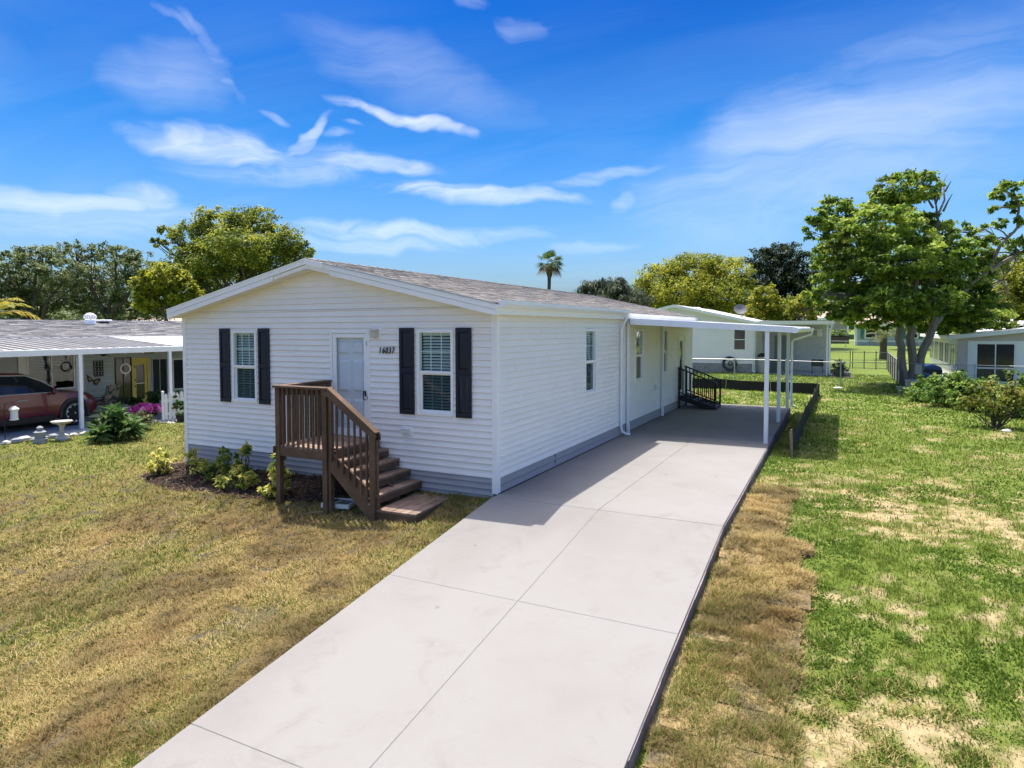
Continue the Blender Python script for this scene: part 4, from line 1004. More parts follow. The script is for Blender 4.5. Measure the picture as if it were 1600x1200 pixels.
d = 43; tree('camphor_tree', 'tall rounded light green tree rising behind the left half of the white house', base_at(385, d), pxblobs([(345, 348, 42, 26), (300, 372, 34, 24), (398, 346, 36, 24), (438, 375, 36, 26), (468, 392, 22, 15), (375, 385, 52, 28, -2), (330, 405, 50, 30, -1), (420, 408, 48, 28, 1), (290, 425, 40, 26, 1), (370, 435, 60, 30, 2), (330, 470, 60, 26, 2), (262, 362, 16, 9), (248, 378, 13, 8), (450, 440, 40, 26, 3)], d),
     62000, .165, CAMPH, .35, 51, ratio=.32, perclump=34, clumpr=.27, shell=.45)
d = 38; tree('camphor_tree', 'lower yellowish green tree left of the tall one beside the neighbour roof', base_at(262, d), pxblobs([(258, 432, 34, 20), (232, 448, 26, 18), (285, 455, 28, 20), (250, 470, 40, 20, 1)], d), 14000, .18, YELLOW, .2, 52, perclump=30, clumpr=.27)
for (px, d, bl, s, lab) in ((55, 50, [(12, 415, 28, 26), (60, 402, 40, 17), (35, 440, 50, 26, 2), (95, 425, 40, 22), (20, 468, 45, 24, 1), (80, 462, 50, 24, 2), (40, 492, 60, 16, 3)], 61, 'dark open crowned oak at the far left behind the neighbour roof'),
                            (165, 52, [(128, 392, 34, 14), (182, 400, 38, 18), (218, 415, 28, 20), (150, 430, 48, 26, 2), (205, 448, 45, 24, 1), (130, 465, 50, 24, 2), (185, 480, 60, 20, 2), (235, 485, 40, 18, 3)], 62, 'dark grey green oak between the far left oak and the light green trees')):
    tree('oak_tree', lab, base_at(px, d), pxblobs(bl, d), 21000, .20, OAK, .42, s, ratio=.3, perclump=30, clumpr=.22, shell=.5, twigs=12, group='dark oaks behind the left neighbour')
d = 62; tree('yellow_green_tree', 'broad rounded yellow green tree behind the neighbour roof with the satellite dish', base_at(1090, d), pxblobs([(1035, 440, 42, 28), (1085, 422, 50, 26), (1132, 428, 42, 28), (1158, 455, 26, 24), (1010, 462, 26, 20), (1060, 460, 55, 26, -2), (1115, 462, 50, 26, -2), (1085, 486, 80, 16, 1)], d), 48000, .22, YELLOW, .4, 71, ratio=.3, perclump=40, clumpr=.28, shell=.55)
d = 52; tree('yellow_green_tree', 'small compact yellow green tree just right of the satellite dish', base_at(1198, d), pxblobs([(1196, 462, 22, 16), (1205, 480, 24, 18), (1182, 485, 18, 16), (1200, 500, 26, 14)], d), 9000, .2, YELLOW, .15, 72, perclump=40, clumpr=.3, shell=.55)
d = 70; tree('dark_tree', 'very dark dense tree standing between the small yellow green tree and the big shade tree', base_at(1235, d), pxblobs([(1195, 405, 30, 20), (1225, 398, 30, 18), (1255, 420, 34, 26), (1205, 435, 42, 26), (1240, 455, 46, 30), (1275, 450, 30, 26), (1215, 485, 50, 20)], d), 24000, .26, DARKG, .45, 73, ratio=.33, perclump=34, clumpr=.27)
d = 56; tree('yellow_green_tree', 'yellow green tree at the right edge behind the grey sided neighbour house', base_at(1590, d), pxblobs([(1565, 440, 30, 24), (1605, 430, 30, 30), (1585, 470, 45, 26), (1545, 478, 34, 24), (1620, 480, 40, 30)], d), 18000, .22, YELLOW, .3, 74, perclump=34, clumpr=.28)
d = 66; tree('dark_tree', 'dark tree behind the shade tree and the far houses', base_at(1470, d), pxblobs([(1450, 470, 50, 26), (1500, 480, 50, 26), (1540, 490, 40, 24), (1405, 486, 30, 16)], d), 12000, .26, DARKG, .35, 75, perclump=34, clumpr=.28)
d = 48; tree('slender_tree', 'slender tree with thin pale green leaves behind the lean-to roof', base_at(1258, d), pxblobs([(1250, 468, 20, 12), (1278, 478, 18, 10), (1268, 492, 16, 8), (1240, 488, 12, 10)], d), 2600, .2, YELLOW, .14, 76, perclump=20, clumpr=.35)
# a clump of strappy palms over the roof ridge and far woods closing the horizon
d = 58; tree('palm_clump', 'dense grey green palm clump showing above the roof between fan palm and yellow tree', base_at(950, d), pxblobs([(925, 452, 22, 16), (955, 448, 28, 15), (985, 468, 34, 18), (945, 470, 40, 14), (910, 462, 10, 10)], d), 9000, .55, [(.02, .035, .018), (.05, .075, .035), (.10, .125, .07), (.2, .22, .15)], .25, 77, ratio=.07, perclump=24, clumpr=.34, droop=.9)
R = np.random.RandomState(9); wb = []
for i in range(150):
    th = -YAW-1.15+2.2*i/149+R.uniform(-.01, .01); r = R.uniform(125, 190); x, y = CAM[0]+r*math.sin(th), CAM[1]+r*math.cos(th); s = R.uniform(2.6, 4.2)
    wb.append((x, y, gz(x, y)+s*.8, s*1.5, s*1.5, s))
wt, _ = foliage('far_woods', None, wb, 42000, .95, .4, OAK[1:]+[(.12, .16, .05)], 33, perclump=20, clumpr=.35)
tag(wt, 'low band of far green woods along the horizon behind the houses', 'woods'); wt['kind'] = 'stuff'

# fan palm far behind the roof, and the feather palm over the left neighbour roof
def fan_palm(label, base, hc, r, seed):
    R = np.random.RandomState(seed); t = thing('fan_palm', label, 'palm tree', base); top_ = np.array((base[0]+.1, base[1], base[2]+hc))
    b = B(); P = wiggle(np.array(base)-(0, 0, .3), top_, 6, .006, R); b.tube(P, [.24, .18, .165, .16, .17, .20], 8, False); b.lathe([(.17, -1.4), (.30, -1.0), (.34, -.5), (.22, 0)], tuple(top_), 8); b.build('trunk', M_BARKD, t, smooth=True)
    V, C_ = [], []
    for i in range(34):
        az = R.uniform(0, 6.283); el = R.uniform(-.75, 1.35); dr = np.array((math.cos(az)*math.cos(el), math.sin(az)*math.cos(el), math.sin(el)))
        st = top_+dr*r*R.uniform(.25, .45); side = unit(np.cross(dr, (0, 0, 1.))); n = unit(np.cross(side, dr)); dead_ = el < -.45
        for j in range(13):
            a = -1.25+2.5*j/12; fd = unit(dr*math.cos(a)+side*math.sin(a)+n*.1); L = r*.58*(.65+.35*math.cos(a)); w = .05*r
            tip = st+fd*L+np.array((0, 0, -.26*L*(1+abs(a))*(1.6 if dead_ else 1))); mid = st+fd*L*.55; s2 = unit(np.cross(fd, n))*w*.5
            V += [st, mid+s2, tip, mid-s2]; c = np.array((.16, .12, .07)) if dead_ else np.array((.055, .095, .025))*R.uniform(.6, 1.7); C_ += [c]*4
    mesh_np('fronds', np.array(V), np.arange(len(V)).reshape(-1, 4), M_LEAF, t, np.array(C_))
    return t
p = D(857, 415, 62); b0 = base_at(857, 62); fan_palm('tall lone fan palm standing far behind the roof against the sky', b0, D(857, 412, 62)[2]-b0[2], 1.75, 5)
def feather_palm(name, label, base, hc, fr, tr, seed, cols, trunk=True):
    R = np.random.RandomState(seed); t = thing(name, label, 'palm tree', base); top_ = np.array((base[0], base[1], base[2]+hc))
    if trunk:
        b = B(); b.tube([np.array(base)-(0, 0, .2), np.array(base)+(0, 0, hc*.5), top_], [tr*1.2, tr, tr*1.05], 9, False); b.build('trunk', M_BARKD, t, smooth=True)
    V, C_ = [], []; b = B()
    for (az, el, L) in fr:
        P = []; dr = np.array((math.cos(az), math.sin(az), 0)); p = top_.copy(); e = el
        for i in range(13): P.append(p.copy()); p = p+(dr*math.cos(e)+np.array((0, 0, math.sin(e))))*L/12; e -= .16
        b.tube(P, np.linspace(.03, .008, 13)*L/2, 4, False); side = np.array((-dr[1], dr[0], 0)); c0 = np.array(cols[R.randint(len(cols))])
        for i in range(1, 13):
            for u in (0, .34, .67):
                a = P[i-1]+(P[i]-P[i-1])*u; fwd = unit(P[i]-P[i-1])
                for s in (-1, 1):
                    ll = L*.26*math.sin(math.pi*min(1, (i+u+1.5)/14))+.05; fd = unit(side*s+fwd*.75+np.array((0, 0, .30-.5*R.rand()))); w = L*.011
                    V += [a, a+fd*ll*.5+fwd*w, a+fd*ll+np.array((0, 0, -ll*.22)), a+fd*ll*.5-fwd*w]; C_ += [c0*R.uniform(.7, 1.3)]*4
    b.build('frond_stems', MATS.get('palm_stem') or mat('palm_stem', (.20, .17, .04), .6, .2), t, smooth=True)
    mesh_np('fronds', np.array(V), np.arange(len(V)).reshape(-1, 4), M_LEAF, t, np.array(C_)); return t
feather_palm('date_palm', 'yellow green feather palm fronds arching over the left neighbour roof ridge', (-25.4, 4.9, gz(-25.4, 4.9)), 3.25, [(.5, 1.35, 1.9), (1.0, 1.15, 1.9), (.2, 1.2, 1.7), (1.25, .72, 2.3), (2.6, 1.0, 1.8), (3.9, .9, 1.8), (5.2, .8, 1.9), (1.9, 1.3, 1.6)], .22, 6, [(.30, .30, .03), (.22, .27, .03), (.36, .30, .03)])
b0 = base_at(1381, 54); feather_palm('cycad_palm', 'small dark feather palm with a stout black trunk on the back lawn', (b0[0], b0[1], b0[2]), 1.75, [(a*.698+.2, .55+.35*(a % 3), 1.9) for a in range(9)], .27, 7, [(.03, .055, .02), (.06, .09, .03), (.16, .17, .04)])

# ------------------------------------------------------------------ shrubs
SCHEF = [(.06, .12, .022), (.18, .25, .04), (.50, .48, .09), (.72, .68, .20)]
def shrub(name, label, base, parts, nleaf, L, cols, seed, ratio=.26, stems=5, group=None, cat='shrub', **kw):
    R = np.random.RandomState(seed); t = thing(name, label, cat, base, 0, group)
    bl = [(base[0]+x, base[1]+y, base[2]+z, rx, rx, rz) for x, y, z, rx, rz in parts]
    kw.setdefault('clumpr', .34); kw.setdefault('perclump', 14); kw.setdefault('shell', .3)
    _, ctr = foliage('foliage', t, bl, nleaf, L, ratio, cols, seed, **kw); b = B()
    for blb, cs in zip(bl, ctr):
        for j in range(min(stems, len(cs))):
            e = cs[R.randint(len(cs))]; s = np.array(base)+np.array((R.uniform(-.06, .06), R.uniform(-.06, .06), -.03)); b.tube(wiggle(s, e, 4, .06, R), np.linspace(.012, .004, 4)*(1+blb[3]), 5, False)
    b.build('stems', M_BARKD, t, smooth=True); return t
def sp(x, y): return (x, y, gz(x, y))
shrub('variegated_shrub', 'bright yellow shrub at the outer left end of the mulch bed', sp(-7.05, -.62), [(0, 0, .20, .22, .16), (-.16, .0, .34, .14, .10), (.15, .02, .32, .14, .12), (.05, -.1, .12, .26, .1)], 420, .085, SCHEF[1:], 81)
shrub('variegated_shrub', 'low yellow tipped shrub by the house corner', sp(-6.35, -.45), [(0, 0, .2, .22, .15), (-.1, 0, .36, .13, .1), (.2, -.1, .14, .2, .12)], 360, .085, SCHEF[1:], 82)
shrub('variegated_shrub', 'dark leaved shrub with few yellow leaves left of the tallest shrub', sp(-5.55, -.52), [(0, 0, .22, .24, .18), (.02, .05, .42, .17, .13), (-.18, -.1, .2, .2, .12), (.12, -.22, .10, .22, .12)], 460, .09, SCHEF[:3], 83)
shrub('variegated_shrub', 'tallest spindly shrub with a yellow crown in the mulch bed', sp(-5.0, -.55), [(0, 0, .25, .18, .16), (.02, 0, .5, .10, .09), (.03, .02, .62, .14, .09), (.15, -.1, .2, .2, .14)], 420, .09, SCHEF, 84)
shrub('variegated_shrub', 'low spreading shrub in front of the tallest shrub', sp(-4.65, -.92), [(0, 0, .16, .28, .14), (.22, .04, .22, .18, .14), (-.25, -.02, .14, .2, .12)], 420, .085, SCHEF, 85)
shrub('variegated_shrub', 'leggy dark green shrub against the grey skirting', sp(-4.28, -.38), [(0, 0, .25, .15, .14), (.1, .02, .48, .13, .10), (.16, 0, .54, .10, .07)], 240, .09, SCHEF[:3], 86)
shrub('variegated_shrub', 'bushy yellow and green shrub beside the left deck post', sp(-3.62, -.98), [(0, 0, .18, .22, .17), (0, 0, .42, .21, .16), (.02, 0, .60, .16, .10), (-.05, -.12, .1, .22, .1)], 620, .09, SCHEF, 87)
# right hand border
BORD = [(.04, .09, .018), (.095, .19, .030), (.19, .30, .050), (.33, .42, .09)]
for i, (x, y, r, h, n, lab) in enumerate(((7.75, 19.6, .8, .62, 1700, 'dark low bush at the foot of the shade tree'), (8.25, 18.0, .8, .8, 2100, 'dark green bush at the left end of the border hedge'), (8.95, 17.3, .85, .72, 2000, 'rounded bush in the border below the corner of the grey house'),
                                        (9.35, 15.8, .75, .62, 1700, 'yellowish bush in the border in front of the dark window'), (10.1, 16.9, .9, .9, 2200, 'taller bush reaching up to the dark window sill'), (10.2, 14.6, .7, .8, 1500, 'leafy bush at the right edge of the picture'))):
    shrub('border_bush', lab, sp(x, y), [(0, 0, h*.55, r*1.1, h*.6), (-r*.4, -.2, h*.45, r*.8, h*.45), (r*.45, .1, h*.75, r*.7, h*.55), (.1, -.25, h*1.2, r*.5, h*.4), (-r*.3, .1, h*1.1, r*.5, h*.4)], int(n*1.5), .12, BORD if i != 3 else BORD[1:]+[(.3, .3, .06)], 90+i, ratio=.33, group='bushes of the right border', clumpr=.3)
shrub('young_shrub', 'loose yellow green young shrub on bare stems standing out on the right lawn', sp(8.5, 12.7), [(0, 0, .85, .75, .38), (-.5, .1, .7, .4, .28), (.5, .05, .8, .45, .3), (0, 0, .45, .3, .3), (.1, 0, 1.12, .4, .2)], 1500, .10, [(.05, .08, .012), (.13, .16, .022), (.24, .25, .04), (.30, .24, .06)], 97, ratio=.33, clumpr=.3)
shrub('weed_clump', 'low weeds along the foot of the slatted side fence', sp(7.0, 23.6), [(0, 0, .18, .5, .2), (-.5, -.9, .1, .5, .14), (.4, -1.6, .14, .5, .18)], 900, .11, BORD, 98, ratio=.2)
# ================================================================== NEIGHBOURS
M_BSIDE = mat('neighbour_white_siding', (.90, .83, .82), .45, .03, 3, rand=.02)
M_BWALL = mat('neighbour_grey_wall', (.62, .60, .59), .7, .06, 3)
M_BEIGE = mat('neighbour_beige_siding', (.64, .54, .47), .55, .05, 3, rand=.03)
M_LBLUE = mat('pale_blue_siding', (.42, .55, .60), .6, .05, 3, rand=.04)
M_TEAL = mat('teal_trim', (.06, .20, .24), .5, .1, 5)
M_LWALL = mat('light_blue_painted_wall', (.38, .44, .46), .7, .06, 3)
M_WOODY = mat('yellow_paint', (.62, .50, .12), .5, .1, 6)
M_BLOCK = mat('grey_block', (.30, .29, .28), .9, .15, 8, rand=.12)
M_PATIO = mat('blue_grey_floor', (.27, .32, .36), .6, .12, 3)
M_ROOFW = mat('white_roof_metal', (.70, .70, .69), .45, .10, 2, col2=(.52, .52, .51))
M_ROOFR = mat('ribbed_grey_roof', (.40, .385, .365), .5, .16, 3, stretch=(.3, 2, 1), rand=.08)
M_TANROOF = mat('tan_roof', (.36, .28, .23), .8, .15, 5)

def simple_window(b_parent, wall, u0, u1, z0, z1, m=None, pane=None, cols=1, rows=2, f=.06, name='window', out=.03):
    b = B()
    wall.box(b, u0, u1, z1-f, z1, -.03, out); wall.box(b, u0, u1, z0, z0+f, -.03, out); wall.box(b, u0, u0+f, z0+f, z1-f, -.03, out); wall.box(b, u1-f, u1, z0+f, z1-f, -.03, out)
    for i in range(1, cols): u = u0+(u1-u0)*i/cols; wall.box(b, u-f*.35, u+f*.35, z0+f, z1-f, -.03, out*.8)
    for j in range(1, rows): z = z0+(z1-z0)*j/rows; wall.box(b, u0+f, u1-f, z-f*.35, z+f*.35, -.03, out*.7)
    w = b.build(name, m or M_TRIM, b_parent); b = B(); wall.box(b, u0+f, u1-f, z0+f, z1-f, .002, .008); b.build('pane', pane or M_PANE, w); return w
M_STONE0 = mat('dull_pale_plastic', (.34, .35, .31), .7, .2, 8)
M_PANE = mat('dark_window_pane', (.02, .024, .028), .08, .2, 2, spec=.6)

# ---------------- house behind: white gable wall, lean-to on its right
bh = thing('neighbour_house', 'white neighbour house with a satellite dish, a hose on its wall and an open lean-to', 'house', (-2.5, 38, -.2))
BY = 33.0; BXL, BXR = -9.6, 0.0; BXM = -4.8
WB = Wall((BXL, BY, 0), (1, 0, 0), (0, -1, 0)); bu = lambda x: x-BXL
hole = [(bu(-1.22), bu(-.52), 1.24, 2.52)]
wb_ = node('front_wall', bh)
eav = lambda x: 2.98+(4.02-2.98)*(1-abs(x-BXM)/4.8)
clad(WB, .04, BXR-BXL-.04, .42, 2.95, hole, .21, M_BSIDE, wb_, lap=.02)
clad(WB, .04, BXR-BXL-.04, 2.95, 3.92, [], .21, M_BSIDE, wb_, lap=.02, backing=False, ends=lambda z: (4.8*(z-2.95)/1.04+.02, 9.6-4.8*(z-2.95)/1.04-.02))
b = B(); b.prism([(BXL, BY, 2.95), (BXR, BY, 2.95), (BXM, BY, 3.97)], (0, .1, 0)); b.build('gable_panel', M_BSIDE, wb_)
simple_window(bh, WB, bu(-1.24), bu(-.50), 1.22, 2.54)
b = B(); b.box(BXL, BY+.1, -.3, BXL+.1, 46, 2.95); b.box(BXR-.1, BY+.1, -.3, BXR, 46, 2.95); b.box(BXL, 45.9, -.3, BXR, 46, 2.95); b.build('wall', M_BSIDE, bh)
sk = node('block_skirting', bh); R = random.Random(3); z = -.32                                   # block skirting, each block a piece
for row in range(4):
    x = -6.2-(row % 2)*.2
    while x < -.05:
        b = B(); b.box(max(x, -6.2)+.008, BY-.03-R.uniform(0, .008), z+.008, min(x+.4, -.03)-.008, BY+.08, z+.185); b.build('block', M_BLOCK, sk); x += .4
    z += .185
b = B(); b.box(-6.2, BY-.018, -.3, -.03, BY+.06, .41); b.build('mortar', M_BWALL, sk)
b = B(); b.box(BXR-.03, BY-.03, .0, BXR+.03, BY+.05, 2.95); b.build('corner_trim', M_TRIM, bh)
roof_b = node('roof', bh)
for s in (-1, 1):
    xe = BXM+s*5.05; b = B(); za = 4.07; ze = za-1.09*5.05/4.8
    b.hexa([(BXM, BY-.3, za-.06), (xe, BY-.3, ze-.06), (xe, 46.2, ze-.06), (BXM, 46.2, za-.06), (BXM, BY-.3, za), (xe, BY-.3, ze), (xe, 46.2, ze), (BXM, 46.2, za)]); b.build('roof_slope', M_ROOFW, roof_b)
    b = B(); b.prism([(BXM, BY-.31, za+.01), (xe, BY-.31, ze+.01), (xe, BY-.31, ze-.17), (BXM, BY-.31, za-.17)], (0, -.03, 0)); b.build('rake_board', M_TRIM, roof_b)
    for i in range(5):
        if s < 0: continue
        x = BXM+1.0+i*.62; zz = za-1.09*(x-BXM)/4.8; b = B(); b.box(x-.2, 34.6+.3*i, zz-.05, x+.2, 35.1+.3*i, zz+.10); b.build('roof_vent', M_TRIM, roof_b, bev=.01)
# lean-to
lt = node('lean_to', bh)
b = B(); b.hexa([(.05, BY-.1, 2.96), (4.25, BY-.1, 2.86), (4.25, 41, 2.86), (.05, 41, 2.96), (.05, BY-.1, 3.03), (4.25, BY-.1, 2.93), (4.25, 41, 2.93), (.05, 41, 3.03)]); b.build('lean_to_roof', M_ROOFW, lt)
b = B(); b.box(.05, BY-.16, 2.78, 4.28, BY-.102, 3.0); b.build('fascia', M_TRIM, lt)
WL = Wall((.05, 36.5, 0), (1, 0, 0), (0, -1, 0))
b = B(); WL.box(b, 0, 3.95, -.2, 2.9, -.1, 0); b.build('back_wall', M_BWALL, lt)
b = B(); WL.box(b, .75, 1.65, -.1, 2.1, .002, .03); d_ = b.build('shed_door', mat('blue_grey_door', (.26, .30, .33), .6, .1, 4), lt)
b = B(); b.lathe([(.05, 0), (.05, .05)], (1.62, 36.44, .95), 8); b.build('door_knob', M_BLACK, d_)
z = -.1; i = 0
while z < 2.8:                                               # right stretch of block wall, courses standing proud
    b = B(); WL.box(b, 2.1, 3.95, z+.005, z+.19, .0, .025); b.build('block_course', mat('painted_block', (.66, .65, .65), .8, .08, 6, rand=.05) if i == 0 else MATS['painted_block'], lt); z += .2; i += 1
b = B(); b.box(.06, BY+.0, -.3, 3.9, 36.4, -.13); b.build('patio_slab', M_PATIO, lt)
b = B(); b.box(3.90, BY-.02, -.2, 3.99, BY+.07, 2.79); b.build('post', M_WHITEMETAL, lt)
b = B(); b.tube([(4.22, BY-.05, 2.78), (4.20, BY-.05, 2.66), (4.10, BY-.05, 2.5), (4.08, BY-.06, 2.4), (4.08, BY-.06, -.05), (4.2, BY-.1, -.12)], .045, 6); b.build('downspout', M_WHITEMETAL, lt, smooth=True)
b = B(); b.tube([(-.08, BY-.08, 2.75), (-.08, BY-.08, .0), (.05, BY-.2, -.1)], .045, 6); b.build('downspout', M_WHITEMETAL, bh, smooth=True)
t = thing('wall_air_conditioner', 'white air conditioner sticking out of the lean-to back wall', 'air conditioner', (3.15, 36.3, 2.05))
b = B(); WL.box(b, 2.75, 3.5, 2.05, 2.5, .027, .33); b.build('case', M_TRIM, t, bev=.01); b = B()
for i in range(6): WL.box(b, 2.80, 3.25, 2.11+.055*i, 2.135+.055*i, .332, .345)
b.build('grille', M_SCREEN, t)
# hose reel on the wall
def ring(b, c, r, tr, wob, seed, n=26, lo=0, hi=6.283):
    R = random.Random(seed); b.tube([(c[0]+(r+R.uniform(-wob, wob))*math.cos(a), c[1]+R.uniform(-.015, .015), c[2]+(r+R.uniform(-wob, wob))*math.sin(a)) for a in np.linspace(lo, hi, n)], tr, 5)
b = B()
for i in range(7): ring(b, (-1.42, BY-.07-.02*i, .40), .30+.022*i, .016, .008, i)
ring(b, (-1.38, BY-.1, .42), .11, .03, .01, 9); b.tube([(-1.1, BY-.12, .2), (-.9, BY-.2, -.05), (-.6, BY-.3, -.2), (-.7, BY-.6, -.22), (-1.3, BY-.5, -.22)], .016, 5)
top(b, 'garden_hose', M_BLACK, 'black coiled garden hose hanging on the white neighbour wall', 'hose', smooth=True)
t = thing('satellite_dish', 'grey satellite dish on the roof edge of the house behind', 'satellite dish', (-.95, 34.2, 3.25))
b = B(); b.tube([(-.95, 34.2, 3.25), (-.95, 34.2, 3.6), (-1.0, 34.1, 3.7)], .025, 6); b.tube([(-1.0, 34.05, 3.5), (-.75, 33.5, 3.55)], .015, 5); b.build('mast', M_GALV, t)
Md = Matrix.Translation((-1.0, 34.05, 3.72)) @ Matrix.Rotation(math.radians(62), 4, (1, .25, 0)); b = B(Md); b.lathe([(.05, .0), (.20, .025), (.34, .075), (.355, .085), (.33, .08), (.19, .035), (.05, .012)], (0, 0, 0), 20, 1.1, 1.0); b.build('dish', mat('grey_dish', (.16, .165, .18), .5, .1, 8), t, smooth=True)
t = thing('trash_bin', 'beige trash bin with dark bags on top beside the lean-to corner', 'trash bin', (.42, 33.4, -.13))
b = B(); b.lathe([(.27, 0), (.33, .9), (.35, .95), (.33, .96), (.30, .93)], (.42, 33.4, -.13), 12); b.build('bin_body', M_TANPL, t, smooth=True)
b = B(); b.lathe([(.05, 0), (.26, .05), (.25, .18), (.1, .28)], (.38, 33.4, .78), 9); b.lathe([(.04, 0), (.16, .06), (.1, .2)], (.6, 33.45, .82), 8); b.build('bag', M_BLACK, t, smooth=True)
b = B(); b.box(.85, 33.5, -.12, 1.25, 33.9, .62); b.box(.83, 33.48, .62, 1.27, 33.92, .7); top(b, 'storage_box', mat('dark_green_plastic', (.03, .06, .06), .5, .2, 6), 'dark green lidded box beside the beige bin', 'box', bev=.02)
t = thing('grill', 'black grill cart with a long handle in front of the lean-to wall', 'grill', (3.45, 33.6, -.13))
b = B(); b.box(3.1, 33.45, .32, 3.75, 33.8, .72); b.build('grill_box', M_BLACK, t, bev=.03); b = B(); b.tube([(3.2, 33.5, .7), (3.65, 33.45, 1.45)], .018, 5); b.build('handle', M_GALV, t); b = B()
for x in (3.15, 3.7):
    for y in (33.5, 33.75): b.tube([(x, y, .33), (x, y, -.13)], .018, 5)
b.build('leg', M_BLACK, t)
# planting corner at the end of the lean-to
b = B(); b.prism([(4.1, 32.1, -.32), (5.35, 31.7, -.32), (5.0, 36.0, -.32), (4.1, 36.0, -.32)], (0, 0, .16)); top(b, 'planting_bed', mat('bed_edging', (.12, .10, .09), .9, .3, 8), 'low dark edged planting bed at the end of the lean-to', 'planting bed')
shrub('potted_plant', 'dark round bush in the bed by the lean-to downspout', (4.45, 33.2, -.16), [(0, 0, .45, .42, .32), (.15, .1, .7, .3, .25), (.3, -.2, .3, .35, .25)], 700, .12, DARKG, 201, cat='plant')
t = thing('plant_pot', 'black plant pot in front of the dark round bush', 'pot', (4.55, 32.3, -.18)); b = B(); b.lathe([(.2, 0), (.3, .32), (.32, .34), (.28, .34), (.26, .28)], (4.55, 32.3, -.18), 12); b.build('pot', M_BLACK, t, smooth=True); b = B(); b.lathe([(.02, 0), (.26, .01)], (4.55, 32.3, .1), 10); b.build('soil', M_BARKD, t)
b = B(); b.lathe([(.12, 0), (.2, .08), (.19, .22), (.1, .3)], (4.95, 32.6, -.17), 8, 1.2, .9); top(b, 'garden_rock', M_BLOCK, 'pale grey rock in the planting bed', 'rock', smooth=True)

# ---------------- chain link fence across the back, slatted side fence and gate
M_WIRE = mat('fence_wire', (.20, .21, .22), .5, .1, 12, metal=.6)
M_DKPOST = mat('dark_fence_post', (.07, .08, .075), .5, .2, 10)
def chain(label, pts, h, posts, m=M_GALV, cell=.09, step=None, rails=(1.0,)):
    t = thing('chain_link_fence', label, 'fence', (pts[0][0], pts[0][1], gz(*pts[0])), group='wire fences'); P = np.array(pts, float); seg = np.r_[0, np.cumsum(np.linalg.norm(np.diff(P, axis=0), axis=1))]; Lt = seg[-1]
    pos = lambda s: (np.interp(s, seg, P[:, 0]), np.interp(s, seg, P[:, 1]))
    for s in np.linspace(0, Lt, posts):
        x, y = pos(s); z = gz(x, y); b = B(); b.tube([(x, y, z-.1), (x, y, z+h+.03)], .03, 7); b.lathe([(.034, 0), (.034, .02), (.012, .05)], (x, y, z+h+.02), 7); b.build('post', m, t)
    for rr in rails:
        b = B(); pp = [(*pos(s), gz(*pos(s))+h*rr) for s in np.linspace(0, Lt, max(2, int(Lt/3)+1))]; b.tube(pp, .017, 6); b.build('rail', M_GALV if m is M_GALV else m, t)
    V = []; F = []; w = .0034; n = int(Lt/cell); cz_ = int(h/cell)
    def wire(a, c):
        k = len(V); V.extend([(a[0], a[1], a[2]-w), (c[0], c[1], c[2]-w), (c[0], c[1], c[2]+w), (a[0], a[1], a[2]+w)]); F.append((k, k+1, k+2, k+3))
    for i in range(-cz_, n):
        for sg in (0, 1):
            s0 = max(0, i)*cell; s1 = min(n, i+cz_)*cell
            if s1 <= s0: continue
            k0 = (max(0, i)-i)*cell; k1 = (min(n, i+cz_)-i)*cell
            if sg: k0, k1 = h-k0, h-k1
            a, c = pos(s0), pos(s1); wire((*a, gz(*a)+k0), (*c, gz(*c)+k1))
    o = mesh_np('wire_mesh', np.array(V), np.array(F), M_WIRE, t); o['kind'] = 'stuff'; return t
chain('silver topped chain link fence crossing the back lawn', [(-5, 26.0), (-.4, 26.0), (4.14, 26.0), (7.1, 26.1)], 1.12, 6)
chain('chain link fence running on behind the border hedge at the right', [(7.35, 26.1), (11.5, 25.2), (15, 24.5)], 1.12, 4)
chain('dark chain link gate with two rails at the end of the grass passage', [(5.35, 41.5), (7.45, 41.5)], 1.15, 4, M_DKPOST, rails=(.98, .52, .05))
chain('far chain link fence on the left of the passage gate', [(2.5, 43.0), (5.2, 41.6)], 1.15, 3, M_DKPOST, rails=(.98, .5))
chain('far chain link fence along the road lawn', [(-1, 60), (4.5, 61), (14, 62)], 1.1, 6, rails=(1.0,))
sf = thing('slatted_fence', 'grey chain fence with upright grey slats along the side of the passage', 'fence', (7.2, 25.9, gz(7.2, 25.9)))
M_SLAT = mat('grey_fence_slat', (.22, .22, .21), .6, .2, 8, rand=.25)
N = 56; x0, y0, x1, y1 = 7.16, 25.95, 7.42, 41.2
for i in range(N):
    t_ = i/N; x, y = x0+(x1-x0)*t_, y0+(y1-y0)*t_; z = gz(x, y); b = B(); b.box(x-.012, y, z+.04, x+.012, y+.21, z+1.12); b.build('slat', M_SLAT, sf)
for i in range(7):
    t_ = i/6; x, y = x0+(x1-x0)*t_, y0+(y1-y0)*t_; z = gz(x, y); b = B(); b.tube([(x-.03, y, z-.1), (x-.03, y, z+1.2)], .035, 7); b.build('post', M_DKPOST, sf)
b = B(); b.tube([(x0, y0, gz(x0, y0)+1.16), ((x0+x1)/2, (y0+y1)/2, gz((x0+x1)/2, (y0+y1)/2)+1.16), (x1, y1, gz(x1, y1)+1.16)], .028, 6); b.build('rail', M_GALV, sf)

